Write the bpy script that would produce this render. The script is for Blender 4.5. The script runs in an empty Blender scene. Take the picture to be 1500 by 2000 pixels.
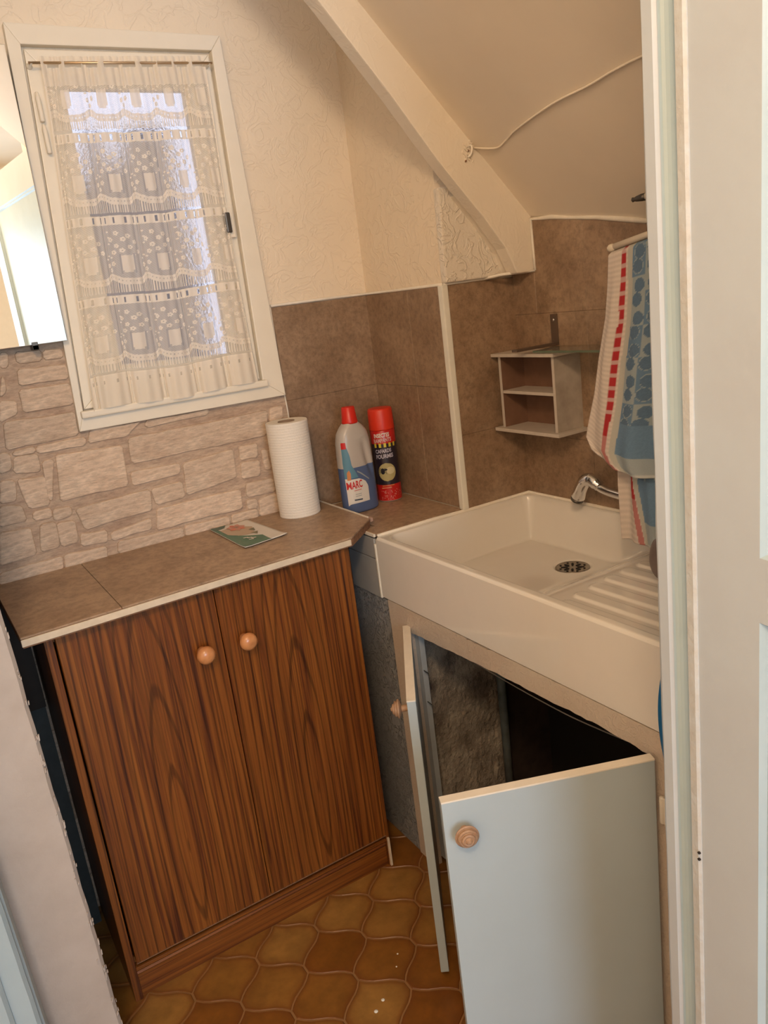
import bpy, bmesh, math, random
import numpy as np
from mathutils import Vector, Matrix
random.seed(7)
rng = np.random.RandomState(5)
S = bpy.context.scene
COL = S.collection
PI = math.pi

# ---------------------------------------------------------------- camera
YAW, PITCH, ROLL, CZ, FPX = 0.51891, 0.26754, -0.1264, 1.37533, 1541.13
fw = Vector((math.sin(YAW)*math.cos(PITCH), math.cos(YAW)*math.cos(PITCH), -math.sin(PITCH)))
r0 = Vector((math.cos(YAW), -math.sin(YAW), 0)); u0 = r0.cross(fw)
rt = r0*math.cos(ROLL) + u0*math.sin(ROLL); up = -r0*math.sin(ROLL) + u0*math.cos(ROLL)
cam_d = bpy.data.cameras.new('camera'); cam = bpy.data.objects.new('camera', cam_d); COL.objects.link(cam)
cam.matrix_world = Matrix(((rt.x, up.x, -fw.x, 0), (rt.y, up.y, -fw.y, 0), (rt.z, up.z, -fw.z, CZ), (0, 0, 0, 1)))
cam_d.sensor_fit = 'VERTICAL'; cam_d.sensor_height = 24.0; cam_d.lens = 24.0*FPX/2000.0
cam_d.clip_start = 0.02
S.camera = cam

# ---------------------------------------------------------------- world, lights, exposure
S.view_settings.view_transform = 'Standard'; S.view_settings.look = 'None'
S.view_settings.gamma = 1.0; S.view_settings.use_curve_mapping = False
S.view_settings.exposure = 0.0
W = bpy.data.worlds.new('world'); S.world = W; W.use_nodes = True
W.node_tree.nodes['Background'].inputs[0].default_value = (0.74, 0.80, 1.0, 1)
W.node_tree.nodes['Background'].inputs[1].default_value = 1.7

LAMP_POS = (-0.30, -0.34, 2.25)
def light(name, kind, loc, energy, color, **kw):
    d = bpy.data.lights.new(name, kind); d.energy = energy; d.color = color
    for k, v in kw.items(): setattr(d, k, v)
    o = bpy.data.objects.new(name, d); o.location = loc; COL.objects.link(o); return o
light('ceiling_bulb', 'POINT', LAMP_POS, 60.0, (1.0, 0.71, 0.44), shadow_soft_size=0.14)
day = light('hall_daylight', 'AREA', (-0.1, -2.05, 1.35), 38.0, (0.64, 0.83, 1.0), shape='RECTANGLE', size=1.1, size_y=1.3)
day.rotation_euler = (PI/2, 0, 0)
day.rotation_euler = Vector((0.25, 1, -0.12)).to_track_quat('-Z', 'Y').to_euler()

# ---------------------------------------------------------------- helpers
def wloc(o):
    v = Vector((0, 0, 0))
    while o is not None: v = v + o.location; o = o.parent
    return v
def link(name, me, mat, parent=None, smooth=False):
    if smooth: me.shade_smooth()
    o = bpy.data.objects.new(name, me)
    if mat is not None and not me.materials: me.materials.append(mat)
    COL.objects.link(o)
    if parent is not None: o.parent = parent
    return o
def raw(name, vs, fs, mat, parent=None, smooth=False, col=None):
    off = wloc(parent) if parent is not None else Vector((0, 0, 0))
    me = bpy.data.meshes.new(name)
    me.from_pydata([tuple(Vector(v)-off) for v in vs], [], fs); me.update()
    if col is not None:
        a = me.color_attributes.new('Col', 'FLOAT_COLOR', 'POINT')
        a.data.foreach_set('color', np.array([(c[0], c[1], c[2], 1.0) for c in col], dtype=np.float32).ravel())
    return link(name, me, mat, parent, smooth)
def from_bm(name, bm, mat, parent=None, smooth=False, bevel=0.0, seg=2, angle=0.5):
    bmesh.ops.recalc_face_normals(bm, faces=bm.faces)
    if bevel > 0:
        es = [e for e in bm.edges if len(e.link_faces) == 2 and e.calc_face_angle(0) > angle]
        bmesh.ops.bevel(bm, geom=es, offset=bevel, segments=seg, affect='EDGES', profile=0.6)
    off = wloc(parent) if parent is not None else Vector((0, 0, 0))
    bmesh.ops.translate(bm, verts=bm.verts, vec=-off)
    me = bpy.data.meshes.new(name); bm.to_mesh(me); bm.free()
    return link(name, me, mat, parent, smooth)
def bm_hexa(bm, p):      # 8 points: 4 bottom ring, 4 top ring
    v = [bm.verts.new(q) for q in p]
    for f in ((0,3,2,1), (4,5,6,7), (0,1,5,4), (1,2,6,5), (2,3,7,6), (3,0,4,7)):
        bm.faces.new([v[i] for i in f])
def bm_box(bm, lo, hi):
    x0, y0, z0 = lo; x1, y1, z1 = hi
    bm_hexa(bm, [(x0,y0,z0),(x1,y0,z0),(x1,y1,z0),(x0,y1,z0),(x0,y0,z1),(x1,y0,z1),(x1,y1,z1),(x0,y1,z1)])
def box(name, lo, hi, mat, parent=None, bevel=0.0, seg=2):
    bm = bmesh.new(); bm_box(bm, lo, hi)
    return from_bm(name, bm, mat, parent, bevel=bevel, seg=seg)
def boxes(name, lst, mat, parent=None, bevel=0.0):
    bm = bmesh.new()
    for lo, hi in lst: bm_box(bm, lo, hi)
    return from_bm(name, bm, mat, parent, bevel=bevel)
def bm_prism(bm, poly, axis, a, b):
    def mk(p, c):
        if axis == 0: return (c, p[0], p[1])
        if axis == 1: return (p[0], c, p[1])
        return (p[0], p[1], c)
    A = [bm.verts.new(mk(p, a)) for p in poly]; B = [bm.verts.new(mk(p, b)) for p in poly]
    n = len(poly)
    bm.faces.new(A[::-1]); bm.faces.new(B)
    for i in range(n): bm.faces.new((A[i], A[(i+1) % n], B[(i+1) % n], B[i]))
def prism(name, poly, axis, a, b, mat, parent=None, bevel=0.0, seg=2):
    bm = bmesh.new(); bm_prism(bm, poly, axis, a, b)
    return from_bm(name, bm, mat, parent, bevel=bevel, seg=seg)
def frame_of(d):
    d = Vector(d).normalized()
    a = Vector((0, 0, 1)) if abs(d.z) < 0.9 else Vector((1, 0, 0))
    s = d.cross(a).normalized(); return s, s.cross(d).normalized(), d
def lathe(name, prof, org, axis, mat, parent=None, n=40, smooth=True, col=None):
    s, t, d = frame_of(axis); org = Vector(org); vs = []; fs = []; cs = []
    for i, (r, h) in enumerate(prof):
        for k in range(n):
            a = 2*PI*k/n
            vs.append(org + d*h + s*(r*math.cos(a)) + t*(r*math.sin(a)))
            if col: cs.append(col[i])
    m = len(prof)
    for i in range(m-1):
        for k in range(n):
            fs.append((i*n+k, i*n+(k+1) % n, (i+1)*n+(k+1) % n, (i+1)*n+k))
    if prof[0][0] > 1e-6: fs.append(tuple(range(n))[::-1])
    if prof[-1][0] > 1e-6: fs.append(tuple((m-1)*n+k for k in range(n)))
    return raw(name, vs, fs, mat, parent, smooth, cs if col else None)
def tube(name, pts, rad, mat, parent=None, n=12, smooth=True, closed_ends=True):
    pts = [Vector(p) for p in pts]; vs = []; fs = []
    m = len(pts)
    rads = rad if isinstance(rad, (list, tuple)) else [rad]*m
    pd = None
    for i, p in enumerate(pts):
        d = (pts[min(i+1, m-1)] - pts[max(i-1, 0)]).normalized()
        if pd is None: s, t, _ = frame_of(d)
        else:
            s = (s - d*s.dot(d)).normalized(); t = s.cross(d).normalized()
        pd = d
        for k in range(n):
            a = 2*PI*k/n
            vs.append(p + s*(rads[i]*math.cos(a)) + t*(rads[i]*math.sin(a)))
    for i in range(m-1):
        for k in range(n):
            fs.append((i*n+k, i*n+(k+1) % n, (i+1)*n+(k+1) % n, (i+1)*n+k))
    fs.append(tuple(range(n))[::-1]); fs.append(tuple((m-1)*n+k for k in range(n)))
    return raw(name, vs, fs, mat, parent, smooth)
def spline(pts, k=8):
    P = [Vector(p) for p in pts]; out = []
    for i in range(len(P)-1):
        p0 = P[max(i-1, 0)]; p1 = P[i]; p2 = P[i+1]; p3 = P[min(i+2, len(P)-1)]
        for j in range(k):
            t = j/k
            out.append(0.5*((2*p1)+(p2-p0)*t+(2*p0-5*p1+4*p2-p3)*t*t+(3*p1-p0-3*p2+p3)*t**3))
    out.append(P[-1]); return out
def grid(name, P, mat, parent=None, smooth=True, col=None, attr=None):
    """P: (n,m,3) numpy array"""
    n, m, _ = P.shape
    off = np.array(wloc(parent)) if parent is not None else np.zeros(3)
    V = (P - off).reshape(-1, 3).astype(np.float32)
    I = np.arange(n*m).reshape(n, m)
    F = np.stack([I[:-1, :-1], I[1:, :-1], I[1:, 1:], I[:-1, 1:]], -1).reshape(-1, 4)
    me = bpy.data.meshes.new(name)
    me.vertices.add(len(V)); me.vertices.foreach_set('co', V.ravel())
    me.loops.add(F.size); me.loops.foreach_set('vertex_index', F.ravel().astype(np.int32))
    me.polygons.add(len(F)); me.polygons.foreach_set('loop_start', np.arange(0, F.size, 4, dtype=np.int32))
    me.update(calc_edges=True); me.validate()
    if col is not None:
        a = me.color_attributes.new('Col', 'FLOAT_COLOR', 'POINT')
        c = np.ones((n*m, 4), np.float32); c[:, :3] = col.reshape(-1, 3); a.data.foreach_set('color', c.ravel())
    if attr is not None:
        a = me.attributes.new('mask', 'FLOAT', 'POINT'); a.data.foreach_set('value', attr.astype(np.float32).ravel())
    return link(name, me, mat, parent, smooth)
def thing(name, label, cat, loc, group=None):
    o = bpy.data.objects.new(name, None); o.empty_display_size = 0.05; COL.objects.link(o)
    o.location = loc; o['label'] = label; o['category'] = cat
    if group: o['group'] = group
    return o
def tag(o, label, cat, group=None):
    o['label'] = label; o['category'] = cat
    if group: o['group'] = group
    return o
def struct(o):
    o['kind'] = 'structure'; return o

# ---------------------------------------------------------------- materials
def mat_new(name):
    m = bpy.data.materials.new(name); m.use_nodes = True
    nt = m.node_tree; return m, nt, nt.nodes['Principled BSDF']
def N(nt, t, **kw):
    n = nt.nodes.new(t)
    for k, v in kw.items(): setattr(n, k, v)
    return n
def coords(nt, scale=(1, 1, 1), obj=True):
    tc = N(nt, 'ShaderNodeTexCoord'); mp = N(nt, 'ShaderNodeMapping'); mp.inputs['Scale'].default_value = scale
    nt.links.new(tc.outputs['Object'], mp.inputs['Vector']); return mp.outputs['Vector']
def noise(nt, vec, scale, detail=4, rough=0.55):
    n = N(nt, 'ShaderNodeTexNoise'); n.inputs['Scale'].default_value = scale
    n.inputs['Detail'].default_value = detail; n.inputs['Roughness'].default_value = rough
    nt.links.new(vec, n.inputs['Vector']); return n.outputs['Fac']
def ramp(nt, fac, stops):
    r = N(nt, 'ShaderNodeValToRGB'); e = r.color_ramp.elements
    while len(e) < len(stops): e.new(0.5)
    for i, (p, c) in enumerate(stops):
        e[i].position = p; e[i].color = (c[0], c[1], c[2], 1) if hasattr(c, '__len__') else (c, c, c, 1)
    nt.links.new(fac, r.inputs['Fac']); return r.outputs['Color']
def mixc(nt, fac, a, b, mode='MIX'):
    n = N(nt, 'ShaderNodeMix'); n.data_type = 'RGBA'; n.blend_type = mode
    for sock, v in ((n.inputs[0], fac), (n.inputs[6], a), (n.inputs[7], b)):
        if hasattr(v, 'links'): nt.links.new(v, sock)
        elif isinstance(v, (int, float)): sock.default_value = v if sock == n.inputs[0] else (v, v, v, 1)
        else: sock.default_value = (v[0], v[1], v[2], 1)
    return n.outputs[2]
def bump(nt, bsdf, height, strength, dist=0.002):
    b = N(nt, 'ShaderNodeBump'); b.inputs['Strength'].default_value = strength; b.inputs['Distance'].default_value = dist
    nt.links.new(height, b.inputs['Height']); nt.links.new(b.outputs['Normal'], bsdf.inputs['Normal']); return b
def simple(name, c, rough=0.5, metal=0.0, coat=0.0, var=0.0, vscale=30, bmp=0.0, bscale=200, c2=None, bdist=0.001):
    m, nt, b = mat_new(name)
    b.inputs['Roughness'].default_value = rough; b.inputs['Metallic'].default_value = metal
    b.inputs['Coat Weight'].default_value = coat
    vec = coords(nt)
    if c2 is None: c2 = tuple(x*(1-var) for x in c)
    f = noise(nt, vec, vscale, 5)
    nt.links.new(ramp(nt, f, [(0.3, c2), (0.7, c)]), b.inputs['Base Color'])
    if bmp: bump(nt, b, noise(nt, vec, bscale, 4), bmp, bdist)
    return m
def wall_paint(name, c, lump=0.5, scale=28, dist=0.004, c2=None):
    m, nt, b = mat_new(name); vec = coords(nt)
    b.inputs['Roughness'].default_value = 0.55
    f = noise(nt, vec, 4, 4)
    nt.links.new(ramp(nt, f, [(0.3, c2 or tuple(x*0.93 for x in c)), (0.7, c)]), b.inputs['Base Color'])
    # ridged, trowelled relief
    d = N(nt, 'ShaderNodeTexNoise'); d.inputs['Scale'].default_value = scale; d.inputs['Detail'].default_value = 3
    d.inputs['Distortion'].default_value = 1.4; nt.links.new(vec, d.inputs['Vector'])
    rr = ramp(nt, d.outputs['Fac'], [(0.47, 0.0), (0.53, 1.0), (0.60, 0.25)])
    g = mixc(nt, 0.35, rr, noise(nt, vec, scale*8, 3))
    bump(nt, b, g, lump, dist)
    return m
def vc_mat(name, rough=0.5, coat=0.0, bmp=0.0, bscale=900, var=0.0):
    m, nt, b = mat_new(name)
    a = N(nt, 'ShaderNodeVertexColor'); a.layer_name = 'Col'
    c = a.outputs['Color']
    vec = coords(nt)
    if var: c = mixc(nt, var, c, ramp(nt, noise(nt, vec, 60, 5), [(0.3, 0.55), (0.7, 1.0)]), 'MULTIPLY')
    nt.links.new(c, b.inputs['Base Color'])
    b.inputs['Roughness'].default_value = rough; b.inputs['Coat Weight'].default_value = coat
    if bmp: bump(nt, b, noise(nt, vec, bscale, 3), bmp, 0.001)
    return m

M = {}
M['plaster'] = wall_paint('painted_wallpaper', (0.86, 0.74, 0.58), 0.55, 22, 0.0025)
M['plaster_rough'] = wall_paint('rough_plaster', (0.80, 0.73, 0.63), 0.6, 24, 0.004)
M['ceiling'] = wall_paint('ceiling_paint', (0.88, 0.78, 0.64), 0.10, 14, 0.001)
M['beam'] = wall_paint('beam_paint', (0.84, 0.76, 0.64), 0.25, 16, 0.002)
M['window_paint'] = simple('cream_gloss_paint', (0.86, 0.79, 0.66), 0.4, var=0.05, vscale=14, bmp=0.15, bscale=60)
M['bead'] = simple('white_caulk', (0.86, 0.80, 0.70), 0.5, var=0.12, vscale=40, bmp=0.4, bscale=150)
M['white_strip'] = simple('white_plastic_strip', (0.80, 0.78, 0.70), 0.4, var=0.06)
M['hall_wall'] = simple('hall_paint', (0.80, 0.72, 0.60), 0.6, var=0.05)
M['blue_paint'] = simple('pale_blue_paint', (0.42, 0.54, 0.61), 0.38, c2=(0.38, 0.49, 0.55), vscale=9, bmp=0.3, bscale=90)
M['leaf_paint'] = simple('greyish_white_paint', (0.50, 0.56, 0.61), 0.42, c2=(0.47, 0.51, 0.55), vscale=7, bmp=0.25, bscale=110)
M['jamb'] = simple('peeling_pinkish_paint', (0.52, 0.47, 0.435), 0.45, c2=(0.45, 0.40, 0.365), vscale=12, bmp=0.7, bscale=35, bdist=0.003)

def stone_mat(name, a, b_, mort=False):
    m, nt, b = mat_new(name)
    oi = N(nt, 'ShaderNodeObjectInfo')
    tc = N(nt, 'ShaderNodeTexCoord'); mp = N(nt, 'ShaderNodeMapping'); mp.inputs['Scale'].default_value = (1, 1, 4.0)
    nt.links.new(tc.outputs['Object'], mp.inputs['Vector'])
    f1 = noise(nt, mp.outputs['Vector'], 12, 6, 0.65); f2 = noise(nt, mp.outputs['Vector'], 60, 5, 0.7)
    c = ramp(nt, f1, [(0.28, b_), (0.5, tuple((x+y)/2 for x, y in zip(a, b_))), (0.7, a)])
    c = mixc(nt, 0.55, c, ramp(nt, f2, [(0.35, 0.5), (0.60, 1.0)]), 'MULTIPLY')
    t = N(nt, 'ShaderNodeMapRange'); nt.links.new(oi.outputs['Random'], t.inputs[0])
    t.inputs[3].default_value = 0.88; t.inputs[4].default_value = 1.06
    h = N(nt, 'ShaderNodeHueSaturation'); nt.links.new(t.outputs[0], h.inputs['Value']); nt.links.new(c, h.inputs['Color'])
    nt.links.new(h.outputs['Color'], b.inputs['Base Color'])
    b.inputs['Roughness'].default_value = 0.75
    bump(nt, b, mixc(nt, 0.5, f1, f2), 0.8, 0.004)
    return m
M['stone'] = stone_mat('stone_relief', (0.86, 0.69, 0.53), (0.58, 0.41, 0.29))
M['mortar'] = stone_mat('mortar_relief', (0.70, 0.54, 0.40), (0.46, 0.31, 0.22))

def tile_mat(name, a, b_, c3):
    m, nt, b = mat_new(name); vec = coords(nt)
    f1 = noise(nt, vec, 9, 7, 0.62); f2 = noise(nt, vec, 70, 6, 0.7); f3 = noise(nt, vec, 260, 3, 0.6)
    c = ramp(nt, f1, [(0.3, b_), (0.55, a), (0.75, c3)])
    c = mixc(nt, 0.6, c, ramp(nt, f2, [(0.34, 0.45), (0.58, 1.0)]), 'MULTIPLY')
    c = mixc(nt, ramp(nt, f3, [(0.66, 0.0), (0.72, 0.7)]), c, (0.42, 0.28, 0.18))
    c = mixc(nt, ramp(nt, f3, [(0.27, 0.75), (0.32, 0.0)]), c, (0.05, 0.03, 0.02))
    nt.links.new(c, b.inputs['Base Color']); b.inputs['Roughness'].default_value = 0.42
    bump(nt, b, f2, 0.12, 0.001); return m
M['tile'] = tile_mat('brown_stone_look_tile', (0.33, 0.22, 0.14), (0.24, 0.15, 0.09), (0.42, 0.29, 0.19))
M['worktop'] = tile_mat('brown_worktop_tile', (0.42, 0.29, 0.19), (0.33, 0.215, 0.135), (0.48, 0.34, 0.23))
M['edge_strip'] = simple('cream_edge_strip', (0.72, 0.62, 0.48), 0.5, var=0.15, vscale=50)
M['raw_edge'] = simple('raw_chipboard_edge', (0.33, 0.17, 0.09), 0.8, var=0.5, vscale=120)

def wood_mat(hz=False):
    m, nt, b = mat_new('teak_laminate'); oi = N(nt, 'ShaderNodeObjectInfo')
    tc = N(nt, 'ShaderNodeTexCoord'); ad = N(nt, 'ShaderNodeVectorMath', operation='ADD')
    rn = N(nt, 'ShaderNodeMath', operation='MULTIPLY'); rn.inputs[1].default_value = 0.8
    nt.links.new(oi.outputs['Random'], rn.inputs[0])
    cb = N(nt, 'ShaderNodeCombineXYZ'); nt.links.new(rn.outputs[0], cb.inputs[1])
    nt.links.new(tc.outputs['Object'], ad.inputs[0]); nt.links.new(cb.outputs[0], ad.inputs[1])
    def mp(sc, loc=(0, 0, 0)):
        k = N(nt, 'ShaderNodeMapping'); k.inputs['Scale'].default_value = sc; k.inputs['Location'].default_value = loc
        nt.links.new(ad.outputs[0], k.inputs['Vector']); return k.outputs['Vector']
    f1 = noise(nt, mp((0.018, 1, 1) if hz else (1, 1, 0.018)), 110, 4, 0.6)
    f2 = noise(nt, mp((0.008, 1, 1) if hz else (1, 1, 0.008)), 360, 3, 0.6)
    # cathedral figure: long nested ovals
    w = N(nt, 'ShaderNodeTexWave', wave_type='RINGS', rings_direction='SPHERICAL', wave_profile='SIN')
    tc2 = N(nt, 'ShaderNodeMapping'); tc2.inputs['Scale'].default_value = (1.0, 0.0, 0.10); tc2.inputs['Location'].default_value = (0.0, 0, 0.0)
    nt.links.new(tc.outputs['Object'], tc2.inputs['Vector']); nt.links.new(tc2.outputs['Vector'], w.inputs['Vector'])
    w.inputs['Scale'].default_value = 17; w.inputs['Distortion'].default_value = 2.2; w.inputs['Detail'].default_value = 2; w.inputs['Detail Scale'].default_value = 1.3
    c = ramp(nt, f1, [(0.34, (0.080, 0.020, 0.007)), (0.47, (0.185, 0.056, 0.010)), (0.66, (0.27, 0.092, 0.016))])
    c = mixc(nt, 0.6, c, ramp(nt, f2, [(0.36, 0.35), (0.52, 1.0)]), 'MULTIPLY')
    c = mixc(nt, 0.0 if hz else 0.8, c, ramp(nt, w.outputs['Fac'], [(0.02, 0.42), (0.14, 1.0)]), 'MULTIPLY')
    nt.links.new(c, b.inputs['Base Color']); b.inputs['Roughness'].default_value = 0.33
    bump(nt, b, f2, 0.12, 0.0006); return m
M['wood'] = wood_mat()
M['plinth_wood'] = wood_mat(True)
M['knob'] = simple('varnished_pine', (0.62, 0.28, 0.11), 0.3, c2=(0.50, 0.21, 0.08), vscale=60, coat=0.3)
M['turned'] = simple('raw_turned_wood', (0.40, 0.25, 0.15), 0.55, c2=(0.30, 0.17, 0.10), vscale=120)
M['ceramic'] = simple('white_fireclay', (0.76, 0.73, 0.68), 0.12, coat=0.4, var=0.02)
M['chrome'] = simple('chrome', (0.80, 0.80, 0.82), 0.12, metal=1.0)
M['steel'] = simple('worn_steel', (0.42, 0.38, 0.33), 0.35, metal=1.0, var=0.3, vscale=200)
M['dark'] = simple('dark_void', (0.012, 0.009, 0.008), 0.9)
M['dark_metal'] = simple('dark_metal', (0.12, 0.11, 0.10), 0.4, metal=0.8)
M['cup_paint'] = simple('cupboard_door_paint', (0.41, 0.49, 0.53), 0.45, c2=(0.39, 0.46, 0.49), vscale=6, bmp=0.2, bscale=60)
M['cup_edge'] = simple('lit_top_and_hinge_cream', (0.78, 0.72, 0.62), 0.45, var=0.08, vscale=50)
M['cup_frame'] = wall_paint('cupboard_frame_paint', (0.62, 0.54, 0.45), 0.5, 60, 0.002, c2=(0.55, 0.45, 0.36))
M['low_wall'] = wall_paint('bluish_embossed_wallpaper', (0.29, 0.30, 0.31), 1.0, 45, 0.006)
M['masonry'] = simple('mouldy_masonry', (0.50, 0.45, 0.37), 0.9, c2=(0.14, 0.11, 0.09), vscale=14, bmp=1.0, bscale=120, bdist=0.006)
M['front_tile'] = simple('glazed_grey_tile', (0.42, 0.43, 0.43), 0.12, coat=0.5, var=0.05)
M['grout'] = simple('white_grout', (0.70, 0.68, 0.62), 0.7)
M['floor_base'] = simple('floor_grout', (0.30, 0.155, 0.06), 0.5, var=0.2)
def floor_mat():
    m, nt, b = mat_new('ochre_vinyl_tile'); oi = N(nt, 'ShaderNodeObjectInfo')
    a = N(nt, 'ShaderNodeAttribute'); a.attribute_name = 'mask'
    tc = N(nt, 'ShaderNodeTexCoord'); ad = N(nt, 'ShaderNodeVectorMath', operation='ADD')
    nt.links.new(tc.outputs['Object'], ad.inputs[0]); nt.links.new(oi.outputs['Location'], ad.inputs[1])
    f = noise(nt, ad.outputs[0], 45, 5, 0.65); g = noise(nt, ad.outputs[0], 14, 3, 0.5)
    base = ramp(nt, oi.outputs['Random'], [(0.0, (0.22, 0.078, 0.010)), (0.5, (0.29, 0.130, 0.025)), (1.0, (0.35, 0.180, 0.045))])
    c = mixc(nt, 0.4, base, ramp(nt, f, [(0.35, 0.55), (0.62, 1.0)]), 'MULTIPLY')
    c = mixc(nt, 0.5, c, ramp(nt, g, [(0.35, 0.6), (0.6, 1.05)]), 'MULTIPLY')
    e = ramp(nt, a.outputs['Fac'], [(0.0, 0.0), (1.0, 0.8)])
    c = mixc(nt, e, c, (0.16, 0.050, 0.010))
    nt.links.new(c, b.inputs['Base Color']); b.inputs['Roughness'].default_value = 0.38
    bump(nt, b, f, 0.15, 0.001); return m
M['floor_tile'] = floor_mat()

# ================================================================ SETTING
YA, XB, YC, XD = 1.861, 1.092, 1.51, 1.295       # window wall, side pier, sink-end wall, right wall
ZC = 2.45
fl = struct(box('floor', (-1.1, -2.3, -0.05), (1.45, 1.95, -0.0016), M['floor_base']))
# floor tiles: lattice of pointed/chamfered lozenges
ea = np.array([0.1470, 0.0008]); eb = np.array([0.0765, -0.0865]); ec = ea - eb
hseg = 0.0115
def tile_outline():
    Nl = np.array([0, 0.]); Nf = ec; Nr = ea; Nn = eb; h = np.array([0, hseg])
    segs = [(Nl+h, Nf-h, 1), (Nf-h, Nr+h, -1), (Nr-h, Nn+h, 1), (Nn+h, Nl-h, -1)]
    out = []
    for P, Q, s in segs:
        d = Q-P; L = np.hypot(*d); nrm = np.array([-d[1], d[0]])/L   # outward is left-hand for this winding (clockwise)
        for k in range(7):
            t = k/6.0
            out.append(P + d*t + nrm*(0.0032*s*math.sin(2*PI*t)))
    return np.array(out)
TO = tile_outline(); TC = (ea)/2
def tile_mesh():
    rings = [(0.968, -0.0014, 1.0), (0.945, 0.0, 1.0), (0.80, 0.0, 0.25), (0.5, 0.0, 0.0)]
    vs = []; at = []
    for s, z, e in rings:
        for p in TO:
            q = (p-TC)*s; vs.append((q[0], q[1], z)); at.append(e)
    vs.append((0, 0, 0)); at.append(0.0); n = len(TO); fs = []
    for r in range(3):
        for k in range(n): fs.append((r*n+k, (r+1)*n+k, (r+1)*n+(k+1) % n, r*n+(k+1) % n))
    for k in range(n): fs.append((3*n+k, len(vs)-1, 3*n+(k+1) % n))
    fs = [f[::-1] for f in fs]
    me = bpy.data.meshes.new('floor_tile'); me.from_pydata(vs, [], fs); me.update()
    if me.polygons[0].normal.z < 0: me.flip_normals()
    a = me.attributes.new('mask', 'FLOAT', 'POINT'); a.data.foreach_set('value', np.array(at, np.float32))
    me.materials.append(M['floor_tile']); return me
TM = tile_mesh(); N0 = np.array([0.507, 1.441])
for i in range(-24, 24):
    for j in range(-24, 24):
        c = N0 + ea*0 + eb*i + ec*j + TC
        if -0.25 < c[0] < 1.22 and 0.55 < c[1] < 1.80:
            if c[0] > 0.93 and c[1] > 1.46: continue
            o = bpy.data.objects.new('floor_tile', TM); COL.objects.link(o); o.location = (c[0], c[1], 0); o.parent = fl

# window wall, with the window opening
WO = dict(x0=0.372, x1=0.742, z0=1.212, z1=1.925)
wa = struct(boxes('wall_back', [((-1.1, YA, -0.05), (WO['x0'], YA+0.16, ZC+0.1)), ((WO['x1'], YA, -0.05), (1.45, YA+0.16, ZC+0.1)),
      ((WO['x0'], YA, -0.05), (WO['x1'], YA+0.16, WO['z0'])), ((WO['x0'], YA, WO['z1']), (WO['x1'], YA+0.16, ZC+0.1))], M['plaster']))
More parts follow.
